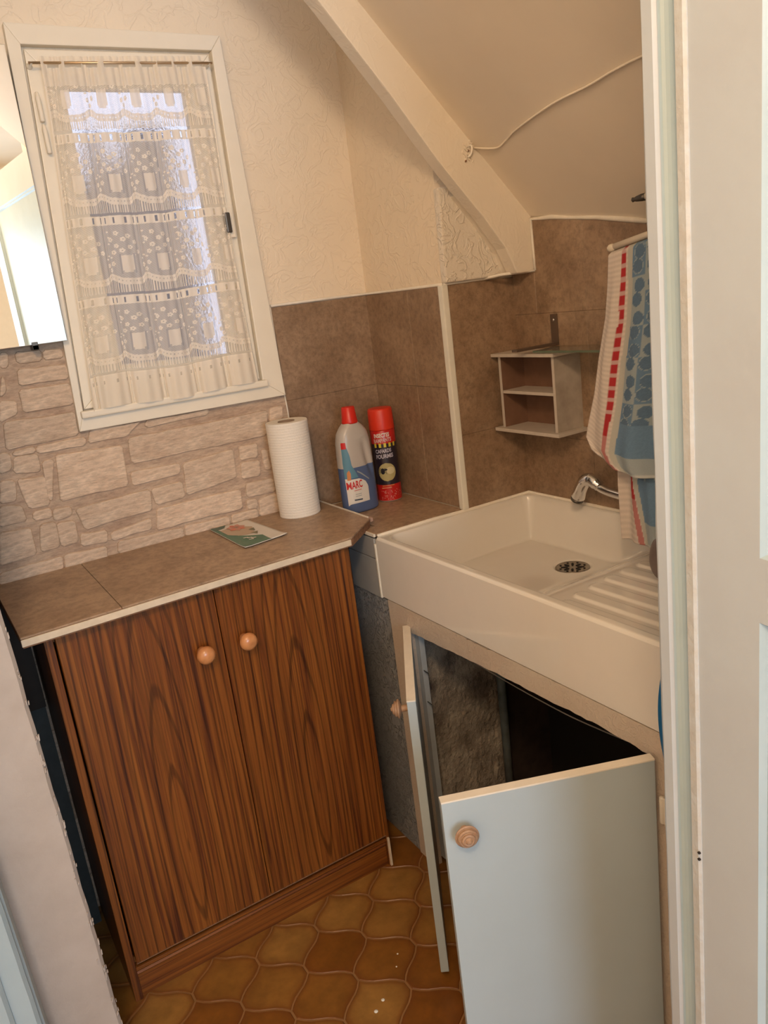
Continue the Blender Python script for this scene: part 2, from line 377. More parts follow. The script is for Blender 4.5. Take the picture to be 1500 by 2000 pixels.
# stone-pattern wallpaper, with every stone in relief
bm = bmesh.new()
bm_box(bm, (-1.05, YA-0.004, 0.0), (0.816, YA+0.001, 1.168)); bm_box(bm, (-1.05, YA-0.004, 1.168), (0.33, YA+0.001, 1.60))
from_bm('stone_wallpaper', bm, M['mortar'], wa)
STONES= [[(0.219, 1.351), (0.27, 1.349), (0.267, 1.329), (0.219, 1.33)], [(0.275, 1.348), (0.313, 1.345), (0.31, 1.328), (0.272, 1.33)], [(0.191, 1.355), (0.204, 1.353), (0.198, 1.324), (0.184, 1.325)], [(0.216, 1.316), (0.314, 1.311), (0.312, 1.283), (0.212, 1.284)], [(0.209, 1.273), (0.312, 1.271), (0.31, 1.227), (0.208, 1.227)], [(0.168, 1.257), (0.198, 1.252), (0.194, 1.226), (0.158, 1.214)], [(0.165, 1.211), (0.309, 1.208), (0.307, 1.159), (0.157, 1.155)], [(0.18, 1.307), (0.185, 1.302), (0.184, 1.276), (0.17, 1.265)], [(0.167, 1.146), (0.211, 1.15), (0.212, 1.139), (0.168, 1.14)], [(0.215, 1.149), (0.32, 1.149), (0.317, 1.134), (0.215, 1.136)], [(0.334, 1.163), (0.447, 1.16), (0.408, 1.135), (0.323, 1.137)], [(0.144, 1.151), (0.161, 1.144), (0.157, 1.113), (0.133, 1.106)], [(0.167, 1.135), (0.214, 1.133), (0.212, 1.095), (0.16, 1.104)], [(0.251, 1.123), (0.394, 1.115), (0.389, 1.023), (0.239, 1.021)], [(0.221, 1.115), (0.243, 1.116), (0.224, 1.025), (0.215, 1.035)], [(0.13, 1.091), (0.157, 1.087), (0.15, 1.043), (0.119, 1.045)], [(0.163, 1.087), (0.218, 1.082), (0.214, 1.018), (0.173, 1.02)], [(0.117, 1.037), (0.158, 1.029), (0.161, 0.995), (0.107, 0.995)], [(0.178, 1.01), (0.215, 1.01), (0.212, 0.989), (0.175, 0.993)], [(0.219, 1.006), (0.256, 1.003), (0.255, 0.985), (0.216, 0.981)], [(0.104, 0.981), (0.164, 0.977), (0.164, 0.917), (0.088, 0.912)], [(0.187, 0.979), (0.216, 0.978), (0.214, 0.92), (0.175, 0.919)], [(0.22, 0.974), (0.257, 0.97), (0.255, 0.921), (0.219, 0.919)], [(0.265, 0.994), (0.435, 1.001), (0.431, 0.953), (0.276, 0.945)], [(0.263, 0.936), (0.321, 0.93), (0.317, 0.904), (0.26, 0.91)], [(0.329, 0.922), (0.424, 0.933), (0.422, 0.909), (0.328, 0.904)], [(0.219, 0.898), (0.312, 0.893), (0.309, 0.867), (0.216, 0.866)], [(0.084, 0.893), (0.214, 0.897), (0.21, 0.868), (0.078, 0.869)], [(0.412, 1.128), (0.762, 1.13), (0.748, 1.072), (0.409, 1.072)], [(0.458, 1.16), (0.612, 1.159), (0.608, 1.151), (0.456, 1.147)], [(0.77, 1.135), (0.803, 1.135), (0.798, 1.104), (0.764, 1.101)], [(0.401, 1.05), (0.518, 1.046), (0.514, 1.025), (0.4, 1.02)], [(0.526, 1.044), (0.654, 1.053), (0.651, 0.983), (0.521, 0.968)], [(0.672, 1.056), (0.719, 1.055), (0.715, 1.021), (0.669, 1.023)], [(0.671, 1.016), (0.719, 1.011), (0.714, 0.974), (0.665, 0.976)], [(0.439, 1.0), (0.514, 1.002), (0.515, 0.965), (0.445, 0.962)], [(0.673, 0.96), (0.747, 0.958), (0.748, 0.925), (0.67, 0.928)], [(0.444, 0.951), (0.656, 0.949), (0.653, 0.903), (0.433, 0.903)], [(0.667, 0.919), (0.694, 0.916), (0.693, 0.893), (0.667, 0.896)], [(0.701, 0.912), (0.75, 0.918), (0.75, 0.866), (0.696, 0.871)], [(0.621, 0.89), (0.691, 0.89), (0.691, 0.869), (0.62, 0.869)], [(0.501, 0.894), (0.614, 0.889), (0.613, 0.868), (0.499, 0.869)], [(0.341, 0.897), (0.495, 0.89), (0.493, 0.867), (0.335, 0.871)], [(0.728, 1.036), (0.742, 1.036), (0.746, 0.985), (0.732, 0.982)]]
def stone(q, y=YA-0.004, dep=0.0048):
    cx = sum(p[0] for p in q)/4; cz = sum(p[1] for p in q)/4
    q = [(p[0]+math.copysign(0.0022, p[0]-cx), p[1]+math.copysign(0.0022, p[1]-cz)) for p in q]
    out = []
    for k in range(4):
        a = np.array(q[k-1]); b = np.array(q[k]); c = np.array(q[(k+1) % 4])
        r = 0.0055
        for v in (a-b, c-b):
            L = np.hypot(*v); out.append(tuple(b + v/L*min(r, L*0.3)))
    # mid-edge jitter
    pts = []
    for k in range(len(out)):
        p = np.array(out[k]); n = np.array(out[(k+1) % len(out)]); pts.append(p)
        L = np.hypot(*(n-p))
        if L > 0.03:
            m = max(2, int(L/0.03))
            for t in range(1, m):
                w = (n-p)/L; pts.append(p+(n-p)*t/m + np.array([-w[1], w[0]])*rng.uniform(-0.0016, 0.0016))
    n = len(pts); c = np.array([cx, cz]); vs = []
    tilt = rng.uniform(-0.0012, 0.0012, 2)
    for s, d in ((0.0, 0.0), (0.0012, dep*0.8), (0.0032, dep)):
        for p in pts:
            v = c-p; L = np.hypot(*v); u = p + v/L*min(s*1.3, L*0.4)
            vs.append((u[0]-cx, -d + ((u[1]-cz)*tilt[0]*10 if s else 0), u[1]-cz))
    vs.append((0, -dep-0.0006, 0)); fs = []
    for r in range(2):
        for k in range(n): fs.append((r*n+k, (r+1)*n+k, (r+1)*n+(k+1) % n, r*n+(k+1) % n))
    for k in range(n): fs.append((2*n+k, 3*n, 2*n+(k+1) % n))
    me = bpy.data.meshes.new('stone'); me.from_pydata(vs, [], fs); me.update(); me.materials.append(M['stone'])
    bm = bmesh.new(); bm.from_mesh(me); bmesh.ops.recalc_face_normals(bm, faces=bm.faces); bm.to_mesh(me); bm.free()
    if me.polygons[-1].normal.y > 0: me.flip_normals()
    o = bpy.data.objects.new('stone', me); COL.objects.link(o); o.location = (cx, y, cz); o.parent = wa
for q in STONES:
    if max(p[0] for p in q) - min(p[0] for p in q) > 0.003: stone(q)
# stones left of the photo's edge and below the worktop
zr = [0.02, 0.10, 0.17, 0.26, 0.33, 0.42, 0.50, 0.58, 0.67, 0.75, 0.83]
for k in range(len(zr)-1):
    x = -0.15 - 0.05*(k % 3)
    while x < 0.30:
        w = rng.uniform(0.09, 0.2)
        stone([(x+0.004, zr[k+1]-0.005), (x+w-0.004, zr[k+1]-0.005), (x+w-0.004, zr[k]+0.004), (x+0.004, zr[k]+0.004)]); x += w
zr = [0.87, 0.95, 1.02, 1.11, 1.19, 1.27, 1.35, 1.42]
for k in range(len(zr)-1):
    x1 = 0.06 + 0.012*k
    while x1 > -0.5:
        w = rng.uniform(0.1, 0.22)
        stone([(x1-w+0.004, zr[k+1]-0.005), (x1-0.004, zr[k+1]-0.005), (x1-0.004, zr[k]+0.004), (x1-w+0.004, zr[k]+0.004)]); x1 -= w

# pier (side face X=XB, end face Y=YC) and the right wall
wp = struct(box('wall_pier', (XB, YC, -0.05), (XD+0.15, YA+0.0, ZC+0.1), M['plaster']))
wr = struct(box('wall_right', (XD, 0.30, -0.05), (XD+0.15, YC, 1.75), M['plaster']))
# tiles
def tilebox(par, axis, plane, u, z, th=0.004):
    a = 0.0002
    if axis == 1: bm_lo = (u[0]+a, plane-th, z[0]+a); bm_hi = (u[1]-a, plane+0.001, z[1]-a)
    else: bm_lo = (plane-th, u[0]+a, z[0]+a); bm_hi = (plane+0.001, u[1]-a, z[1]-a)
    return box('wall_tile', bm_lo, bm_hi, M['tile'], par, bevel=0.0007, seg=1)
ZT = 1.377
for z in ((0.851, 1.145), (1.145, ZT)):
    tilebox(wa, 1, YA, (0.817, XB), z)
    tilebox(wp, 0, XB, (YC+0.0, 1.66), z); tilebox(wp, 0, XB, (1.66, YA), z)
for z in ((0.82, 1.03), (1.03, ZT)):
    tilebox(wp, 1, YC, (XB, XD), z)
for u in ((1.274, YC), (0.96, 1.274), (0.62, 0.96), (0.32, 0.62)):
    tilebox(wr, 0, XD, u, (0.82, 1.0)); tilebox(wr, 0, XD, u, (1.0, 1.288))
for u, z0, z1 in (((1.43, YC), 1.389, 1.389), ((1.274, 1.43), 1.501, 1.477), ((0.96, 1.274), 1.477, 1.428), ((0.62, 0.96), 1.428, 1.375)):
    if z0 == z1:
        tilebox(wr, 0, XD, u, (1.288, 1.389)); continue
    bm = bmesh.new(); y0, y1 = u[0]+0.0002, u[1]-0.0002; x0, x1 = XD-0.004, XD+0.001
    bm_hexa(bm, [(x0,y0,1.2882),(x1,y0,1.2882),(x1,y1,1.2882),(x0,y1,1.2882),(x0,y0,z1),(x1,y0,z1),(x1,y1,z0),(x0,y1,z0)])
    from_bm('wall_tile', bm, M['tile'], wr, bevel=0.0006, seg=1)
# beads and corner strip
struct(box('trim_1', (XB-0.011, YC-0.0065, 0.849), (XB+0.006, YC+0.012, 1.378), M['white_strip'], bevel=0.003))
struct(tube('trim_2', [(0.815, YA-0.004, 1.381), (1.0, YA-0.004, 1.382), (XB-0.003, YA-0.004, 1.381), (XB-0.004, 1.70, 1.380), (XB-0.004, YC, 1.380)], 0.0035, M['bead'], n=8))
struct(tube('trim_3', [(XB-0.004, YC-0.004, 1.3805), (1.2, YC-0.004, 1.381), (1.225, 1.47, 1.385), (1.292, 1.428, 1.385)], 0.0035, M['bead'], n=8))
struct(tube('trim_4', [(1.291, 1.426, 1.385), (1.291, 1.428, 1.44), (1.291, 1.428, 1.497), (1.291, 1.36, 1.492), (1.291, 1.30, 1.482), (1.291, 1.23, 1.473), (1.291, 1.16, 1.460), (1.291, 1.10, 1.448), (1.291, 0.95, 1.424)],
            [0.003, 0.0035, 0.004, 0.0055, 0.004, 0.005, 0.006, 0.005, 0.005], M['bead'], n=8))
struct(tube('trim_5', [(0.8155, YA-0.006, 0.87), (0.8165, YA-0.006, 1.12), (0.8145, YA-0.006, 1.165)], 0.0018, M['bead'], n=6))

# ceilings: flat part and slope
struct(box('ceiling', (-1.1, -2.3, ZC), (1.45, 1.95, ZC+0.06), M['ceiling']))
def zs(x, y): return 1.5 - 1.04*(x-1.295) + 0.155*(y-1.427)
vs = []
for x, y in ((0.335, 0.30), (1.40, 0.30), (1.40, 1.462), (0.335, 1.462)): vs.append((x, y, zs(x, y)))
vs += [(x, y, z+0.05) for x, y, z in vs]
bm = bmesh.new(); bm_hexa(bm, vs); struct(from_bm('ceiling_slope', bm, M['ceiling']))
# painted timber along the low edge of the slope
bm = bmesh.new()
bm_prism(bm, [(0.29, 2.46), (0.816, 1.906), (0.95, 1.752), (1.05, 1.628), (1.10, 1.572), (1.16, 1.508), (1.215, 1.440), (1.243, 1.3835), (1.2955, 1.3835), (1.2955, 1.512), (1.18, 1.640), (1.0, 1.818), (0.902, 1.924), (0.40, 2.46)], 1, 1.432, 1.470)
struct(from_bm('trim_6', bm, M['beam'], bevel=0.003))
bm = bmesh.new()
bm_prism(bm, [(1.118, 1.562), (1.172, 1.502), (1.228, 1.432), (1.250, 1.3835), (1.2955, 1.3835), (1.2955, 1.505), (1.18, 1.60)], 1, 1.469, 1.500)
struct(from_bm('trim_7', bm, M['beam'], bevel=0.004))
bm = bmesh.new(); bm_prism(bm, [(1.086, 1.382), (1.29, 1.383), (1.29, 1.56), (1.15, 1.590), (1.088, 1.582)], 1, 1.492, 1.512)
struct(from_bm('trim_8', bm, M['plaster_rough'], bevel=0.004))

# hall side: partition stub, blue frame, doorway wall, far walls
def leanbox(x0, x1, y0, y1, z0, z1, k, mat, name, parent=None, jag=0.0, mode=0):
    """box whose right side leans by k per metre; jag roughens the right edge"""
    n = 60; P = []
    prof = []
    zz = np.linspace(z0, z1, n)
    rr = rng.uniform(-1, 1, n)*jag
    vs = []; fs = []
    for i, z in enumerate(zz):
        xr = x1 - k*z + rr[i]; xl = x0 - k*z
        vs += [(xl, y0, z), (xr-0.006, y0, z), (xr, y0+0.006, z), (xr+rr[i], y1, z), (xl, y1, z)]
    for i in range(n-1):
        for k_ in range(5):
            a = i*5+k_; b = i*5+(k_+1) % 5
            fs.append((a, b, b+5, a+5))
    fs.append((0, 1, 2, 3, 4)); fs.append(tuple(range((n-1)*5, n*5))[::-1])
    return raw(name, vs, fs, mat, parent)
st = struct(leanbox(-1.1, 0.0665, 1.36, 1.40, 0.0, ZC, 0.0185, M['jamb'], 'wall_left_stub', jag=0.0009))
# frayed paint flakes down the stub's edge
bm = bmesh.new()
for i in range(90):
    z = rng.uniform(0.0, 1.0)**2.2; x = 0.0665-0.0185*z - abs(rng.normal(0, 0.004)) + 0.001
    s = rng.uniform(0.0006, 0.0018); a = rng.uniform(-0.35, 0.35); L = rng.uniform(1.5, 4.5)
    c, sn = math.cos(a), math.sin(a); q = [(-s, -s*L), (s*0.6, -s*L*0.8), (s, s*L), (-s*0.7, s*L*0.7)]
    bm_prism(bm, [(x+u*c*0.8, z+v) for u, v in q], 1, 1.3575 - rng.uniform(0, 0.002), 1.3605)
fk = from_bm('paint_flake', bm, M['jamb'], st); fk['kind'] = 'stuff'
fr = struct(leanbox(-0.50, -0.0475, 1.275, 1.36, 0.0, ZC, 0.022, M['blue_paint'], 'trim_9', jag=0.0004))
leanbox(-0.50, -0.0515, 1.262, 1.275, 0.0, ZC, 0.022, M['blue_paint'], 'frame_moulding', fr, jag=0.0003)
leanbox(-0.50, -0.086, 1.250, 1.262, 0.0, ZC, 0.022, M['blue_paint'], 'frame_moulding', fr, jag=0.0003)
struct(box('wall_doorway', (0.60, 0.20, -0.05), (1.45, 0.30, ZC), M['hall_wall']))
struct(boxes('trim_12', [((-0.60, 1.80, 0.0), (0.100, 1.852, 0.60))], simple('gap_darkener_grey', (0.055, 0.065, 0.065), 0.6, var=0.3)))  # both dark boards are added so the gap beside the cupboard stays dark
struct(boxes('trim_13', [((-0.60, 1.76, 0.602), (0.100, 1.852, 0.846))], simple('gap_darkener_brown', (0.03, 0.020, 0.014), 0.7, var=0.3)))
struct(box('wall_left', (-1.1, -2.3, -0.05), (-1.0, 1.95, ZC+0.06), M['hall_wall']))
struct(box('wall_hall_right', (1.30, -2.3, -0.05), (1.45, 0.20, ZC+0.06), M['hall_wall']))
struct(boxes('wall_front', [((-1.1, -2.3, -0.05), (-0.7, -2.2, ZC)), ((0.5, -2.3, -0.05), (1.45, -2.2, ZC)), ((-0.7, -2.3, -0.05), (0.5, -2.2, 0.7)), ((-0.7, -2.3, 2.02), (0.5, -2.2, ZC))], M['hall_wall']))
w2 = struct(boxes('window_2', [((-0.7, -2.28, 0.70), (-0.64, -2.21, 2.02)), ((0.44, -2.28, 0.70), (0.5, -2.21, 2.02)), ((-0.7, -2.28, 0.70), (0.5, -2.21, 0.76)), ((-0.7, -2.28, 1.96), (0.5, -2.21, 2.02)), ((-0.12, -2.27, 0.76), (-0.07, -2.22, 1.96))], M['window_paint'], bevel=0.004))
# brown beam on the hall ceiling, seen in the mirror
struct(box('trim_10', (-1.0, -0.42, 2.36), (1.30, -0.30, 2.455), simple('varnished_beam', (0.34, 0.13, 0.05), 0.4, var=0.3), bevel=0.006))

# open door leaf at the right: plane X=0.53, hinged towards the camera
DX = 0.530
d1 = struct(boxes('door_1', [((DX+0.014, -0.20, 0.012), (DX+0.040, 0.452, 2.03))], M['leaf_paint']))
def vprof(name, pts, z0, z1, mat, parent, jag=0.0, smooth=False):
    """extrude a plan profile (y,x) upwards; closes against the core at X=DX+0.015"""
    n = 70 if jag else 2; zz = np.linspace(z0, z1, n); m = len(pts); vs = []; fs = []
    wob = np.cumsum(rng.uniform(-1, 1, n))*jag*0.25; wob -= wob.mean()
    for i, z in enumerate(zz):
        j = rng.uniform(-1, 1)*jag + wob[i]
        for k, (y, x) in enumerate(pts): vs.append((x, y + (j if k in (0, 1) else 0), z))
    for i in range(n-1):
        for k in range(m):
            a = i*m+k; b = i*m+(k+1) % m; fs.append((a, a+m, b+m, b))
    fs.append(tuple(range(m))); fs.append(tuple(range((n-1)*m, n*m))[::-1])
    return raw(name, vs, fs, mat, parent, smooth)
B = DX+0.015
vprof('edge_strip', [(0.4545, B+0.02), (0.4545, DX+0.002), (0.452, DX), (0.4425, DX), (0.4405, DX+0.003), (0.4405, B)], 0.012, 2.03, M['leaf_paint'], d1, jag=0.0006)
g = [(0.4405, B)] + [(0.4405-0.0085*(1-math.cos(t)), DX+0.004+0.006*math.sin(t)) for t in np.linspace(0.0, PI, 9)] + [(0.4235, B)]
vprof('groove', g, 0.012, 2.03, M['blue_paint'], d1)
vprof('bead', [(0.4235, B), (0.4235, DX+0.001), (0.421, DX-0.002), (0.4145, DX-0.002), (0.4125, DX), (0.4125, B)], 0.012, 2.03, simple('worn_bead_paint', (0.52, 0.55, 0.56), 0.5, c2=(0.48, 0.47, 0.44), vscale=60, bmp=0.8, bscale=160), d1, jag=0.0)
boxes('stile', [((DX+0.001, 0.357, 0.012), (B, 0.4125, 2.03)), ((DX+0.001, -0.20, 0.012), (B, -0.13, 2.03))], M['leaf_paint'], d1)
for z0, z1 in ((0.012, 0.22), (1.060, 1.120), (1.91, 2.03)):
    box('rail', (DX+0.001, -0.13, z0), (B, 0.357, z1), M['leaf_paint'], d1)
for z0, z1 in ((0.22, 1.060), (1.120, 1.91)):
    y0, y1 = -0.13, 0.357
    w = 0.013
    bm = bmesh.new()
    O = [(y0, z0), (y1, z0), (y1, z1), (y0, z1)]; I = [(y0+w, z0+w), (y1-w, z0+w), (y1-w, z1-w), (y0+w, z1-w)]
    rings = []
    for q, x in ((O, DX+0.001), ([(a*0.7+b*0.3, c*0.7+d*0.3) for (a, c), (b, d) in zip(O, I)], DX+0.0065), ([(a*0.4+b*0.6, c*0.4+d*0.6) for (a, c), (b, d) in zip(O, I)], DX+0.006), (I, DX+0.013), (I, B+0.001)):
        rings.append([bm.verts.new((x, a, c)) for a, c in q])
    for r in range(4):
        for k in range(4): bm.faces.new((rings[r][k], rings[r][(k+1) % 4], rings[r+1][(k+1) % 4], rings[r+1][k]))
    from_bm('panel_moulding', bm, M['blue_paint'], d1)
    box('door_panel', (DX+0.0125, y0+w, z0+w), (B+0.002, y1-w, z1-w), M['blue_paint'], d1)
for z in (0.774, 0.766):
    lathe('screw_hole', [(0.0013, 0), (0.0013, 0.002)], (DX-0.0022, 0.4125, z), (-1, 0, 0), M['dark'], d1, n=10)

# swing the leaf a few degrees about its free edge, to its real width
th = math.radians(7.5)
for o in [d1]+list(d1.children):
    for v in o.data.vertices:
        s_ = (0.4545-v.co.y)*1.28; n_ = v.co.x-DX
        v.co.x = 0.60 - math.sin(th)*s_ + math.cos(th)*n_; v.co.y = 0.515 - math.cos(th)*s_ - math.sin(th)*n_
# neighbour's wall outside, dim behind the frosted pane
nw = thing('garden_wall', 'grey rendered wall outdoors, blurred behind the frosted window pane', 'wall', (0.3, 4.0, 0))
prism('render', [(-2.0, 0.0), (1.42, 0.0), (1.40, 1.6), (1.37, 2.27), (1.17, 2.27), (1.16, 2.13), (1.06, 2.11), (1.05, 2.26), (0.99, 2.26), (0.97, 2.06), (0.80, 2.00), (0.79, 2.27), (-2.0, 2.27)], 1, 4.0, 4.15, simple('mauve_grey_render', (0.17, 0.14, 0.125), 0.9, var=0.3, vscale=3), nw)
# ================================================================ WINDOW
w1 = bpy.data.objects.new('window_1', None); COL.objects.link(w1); w1.location = (0.56, YA, 1.165); struct(w1)
def frame4(name, O, I, y0, y1, mat, parent, bevel=0.002):
    for k in range(4):
        a, b = O[k], O[(k+1) % 4]; c, d = I[(k+1) % 4], I[k]
        prism(name, [a, b, c, d], 1, y0, y1, mat, parent, bevel=bevel)
O = [(0.309, 1.165), (0.812, 1.162), (0.787, 1.972), (0.338, 1.976)]
I = [(0.325, 1.205), (0.757, 1.203), (0.762, 1.941), (0.362, 1.938)]
frame4('frame', O, I, YA-0.020, YA+0.0, M['window_paint'], w1)
box('sill', (0.318, YA-0.034, 1.193), (0.765, YA-0.012, 1.209), M['window_paint'], w1, bevel=0.004)
C0 = [(0.330, 1.211), (0.753, 1.209), (0.757, 1.935), (0.368, 1.932)]
C0b = [(0.374, 1.214), (0.741, 1.214), (0.741, 1.924), (0.374, 1.924)]
G0 = [(0.431, 1.295), (0.688, 1.284), (0.685, 1.860), (0.429, 1.860)]
frame4('casement', C0, G0, YA-0.010, YA+0.012, M['window_paint'], w1)
m, nt, b = mat_new('frosted_cathedral_glass'); vec = coords(nt)
b.inputs['Base Color'].default_value = (0.82, 0.84, 0.90, 1); b.inputs['Transmission Weight'].default_value = 0.97
b.inputs['Roughness'].default_value = 0.05; b.inputs['IOR'].default_value = 1.25; b.inputs['Coat Weight'].default_value = 0.6; b.inputs['Coat Roughness'].default_value = 0.12
bump(nt, b, noise(nt, vec, 160, 3, 0.6), 0.35, 0.002); M['glass_frost'] = m
bm = bmesh.new()      # pane sits slightly skewed in its rebate
bm_hexa(bm, [(0.425, YA-0.001+0.012, 1.280), (0.692, YA-0.001, 1.280), (0.692, YA+0.003, 1.280), (0.425, YA+0.003+0.012, 1.280),
             (0.425, YA-0.001+0.012, 1.864), (0.692, YA-0.001, 1.864), (0.692, YA+0.003, 1.864), (0.425, YA+0.003+0.012, 1.864)])
from_bm('pane', bm, M['glass_frost'], w1)
for z in (1.795, 1.735):
    h = lathe('hinge', [(0.0045, 0), (0.005, 0.002), (0.005, 0.045), (0.0045, 0.047), (0.003, 0.055), (0, 0.057)], (0.372-0.0, YA-0.022, z), (0, 0, 1), M['window_paint'], w1, n=16)
lv = boxes('latch', [((0.724, YA-0.034, 1.555), (0.737, YA-0.018, 1.600))], M['dark_metal'], w1, bevel=0.003)
box('latch_plate', (0.729, YA-0.024, 1.545), (0.748, YA-0.008, 1.612), M['window_paint'], w1, bevel=0.002)

# lace curtain on its rod
def lace(u, v):
    """u: metres across the cloth, v: metres up from the hem; returns thread coverage 0..1"""
    T = 0.165; d = 1.0 - ((v - 0.072) % T)/T        # 0 at the top of a repeat, 1 at its bottom
    ud = (u % 0.088)/0.088
    c = 0.50 + 0.26*np.sin(2*PI*u/0.0034)*np.sin(2*PI*(v+u*0.5)/0.0034)
    # flower sprays and vases
    def blob(cx, cd, r, rr=1.0, val=0.96):
        nonlocal c
        dd = ((ud-cx)*0.088/r)**2 + ((d-cd)*T/(r*rr))**2
        c = np.where(dd < 1, val, c)
    for cx, cd in ((0.30, 0.30), (0.44, 0.22), (0.56, 0.30), (0.42, 0.38), (0.66, 0.26), (0.52, 0.44), (0.68, 0.40), (0.34, 0.46), (0.12, 0.62), (0.20, 0.68), (0.30, 0.60), (0.80, 0.34), (0.88, 0.46)):
        for k in range(5):
            a = 2*PI*k/5; blob(cx+0.034*math.cos(a), cd+0.018*math.sin(a), 0.0021)
        blob(cx, cd, 0.0011, 1, 0.45)
    for cx, cd in ((0.22, 0.20), (0.25, 0.27), (0.23, 0.35), (0.26, 0.52), (0.08, 0.54), (0.16, 0.50), (0.74, 0.50)):
        blob(cx, cd, 0.0042, 0.35)
    vase = (np.abs(ud-0.60) < 0.125) & (d > 0.50) & (d < 0.72)
    corner = (np.abs(ud-0.60) > 0.085) & (d > 0.69)
    c = np.where(vase & ~corner, 0.88, c)
    rim = (np.abs(np.abs(ud-0.60)-0.135) < 0.018) & (d > 0.48) & (d < 0.73)
    c = np.where(rim, 0.35, c)
    pk = 0.5+0.5*np.cos(2*PI*(ud-0.18)); pk = pk**2
    w0 = 0.79 - 0.07*pk
    c = np.where((d > w0) & (d < w0+0.085), 0.90, c)
    c = np.where((np.abs(d-w0-0.04) < 0.008) & (np.sin(2*PI*u/0.006) > 0.6), 0.5, c)
    fan = (d > w0+0.085) & (d < 0.965)
    slit = np.sin(2*PI*u/0.0046) > 0.0
    c = np.where(fan, np.where(slit, 0.10+0.25*(1-pk), 0.88), c)
    c = np.where((d >= 0.965), 0.25, c)
    slot = (d < 0.115)
    hole = (np.abs(((u+0.003) % 0.0200)-0.010) < 0.0019) & (d > 0.025) & (d < 0.095)
    c = np.where(slot, np.where(hole, 0.05, 0.96), c)
    c = np.where(v < 0.068, 0.93, c)
    eye = (v > 0.052) & (v < 0.060) & (np.abs((u % 0.02)-0.010) < 0.0015)
    c = np.where(eye, 0.4, c)
    # selvedge, heading
    c = np.where((u < 0.004) | (u > 0.427), 0.97, c)
    top = 0.712-v
    c = np.where(top < 0.055, 0.80, c)
    gap = (top > 0.010) & (top < 0.021) & ((u % 0.048) > 0.014)
    c = np.where(gap, 0.0, c)
    return c
nu, nv = 400, 640
U, V = np.meshgrid(np.linspace(0, 1, nu), np.linspace(0, 1, nv), indexing='ij')
um = U*0.430; vm = V*0.712
sag = 0.010*np.sin(PI*U)*(1-V)
x0 = 0.336 + (0.388-0.336)*V; x1 = 0.736 + (0.732-0.736)*V
fold = 0.012*(0.25+0.75*(1-V)**0.6)
ph = 2*PI*(U*5.2 + 0.35*np.sin(2.6*V+1.0)*V)
X = x0 + (x1-x0)*U + fold*0.75*np.sin(ph+1.2)
Y = YA-0.036 + fold*0.62*np.sin(ph) + 0.0016*np.sin(2*PI*U*23+4*V)
Z = 1.205 + (1.918-1.205)*V + 0.012*(U-0.5)*V + 0.004*np.sin(9*U)*(1-V)
m, nt, b = mat_new('white_lace'); at = N(nt, 'ShaderNodeAttribute'); at.attribute_name = 'mask'
b.inputs['Base Color'].default_value = (0.94, 0.85, 0.71, 1); b.inputs['Roughness'].default_value = 0.8
tr = N(nt, 'ShaderNodeBsdfTransparent'); tl = N(nt, 'ShaderNodeBsdfTranslucent'); tl.inputs[0].default_value = (0.85, 0.83, 0.82, 1)
m1 = N(nt, 'ShaderNodeMixShader'); m1.inputs[0].default_value = 0.22
nt.links.new(b.outputs[0], m1.inputs[1]); nt.links.new(tl.outputs[0], m1.inputs[2])
m2 = N(nt, 'ShaderNodeMixShader'); nt.links.new(at.outputs['Fac'], m2.inputs[0]); nt.links.new(tr.outputs[0], m2.inputs[1]); nt.links.new(m1.outputs[0], m2.inputs[2])
nt.links.new(m2.outputs[0], nt.nodes['Material Output'].inputs['Surface'])
cu = grid('lace_curtain', np.stack([X, Y, Z], -1), m, None, True, attr=lace(um, vm))
tag(cu, 'white lace curtain with rows of vases and flowers hanging over the small window', 'curtain')
cr = thing('curtain_rod', 'thin brass rod across the top of the window, threaded through the lace curtain', 'curtain rod', (0.56, YA-0.034, 1.905))
tube('rod', [(0.366, YA-0.035, 1.900), (0.752, YA-0.035, 1.911)], 0.0026, simple('old_brass', (0.62, 0.45, 0.28), 0.35, metal=0.8), cr, n=10)
for x, z in ((0.371, 1.900), (0.746, 1.911)): lathe('rod_hook', [(0.006, 0), (0.006, 0.003), (0.003, 0.005), (0.003, 0.027)], (x, YA-0.010, z), (0, -1, 0), M['window_paint'], cr, n=12)

# mirror hung left of the window
mi = thing('wall_mirror', 'large frameless rectangular mirror beside the window above the stone wallpaper', 'mirror', (0.0, 1.83, 1.362))
m, nt, b = mat_new('silvered_glass'); b.inputs['Base Color'].default_value = (0.90, 0.93, 0.93, 1); b.inputs['Metallic'].default_value = 1.0; b.inputs['Roughness'].default_value = 0.01
bm = bmesh.new(); bm_hexa(bm, [(-0.30, 1.820, 1.3615), (0.322, 1.820, 1.3625), (0.322, 1.825, 1.3625), (-0.30, 1.825, 1.3615), (-0.30, 1.820, 1.930), (0.3285, 1.820, 1.930), (0.3285, 1.825, 1.930), (-0.30, 1.825, 1.930)])
from_bm('mirror_glass', bm, m, mi, bevel=0.001)
bm = bmesh.new(); bm_hexa(bm, [(-0.29, 1.825, 1.37), (0.312, 1.825, 1.37), (0.312, 1.834, 1.37), (-0.29, 1.834, 1.37), (-0.29, 1.825, 1.92), (0.318, 1.825, 1.92), (0.318, 1.834, 1.92), (-0.29, 1.834, 1.92)])
from_bm('mirror_back', bm, simple('mirror_backing', (0.25, 0.22, 0.2), 0.8), mi)
for x in (0.256, -0.22):
    boxes('mirror_clip', [((x-0.006, 1.815, 1.352), (x+0.006, 1.850, 1.362)), ((x-0.006, 1.815, 1.352), (x+0.006, 1.8195, 1.368))], M['dark_metal'], mi, bevel=0.001)
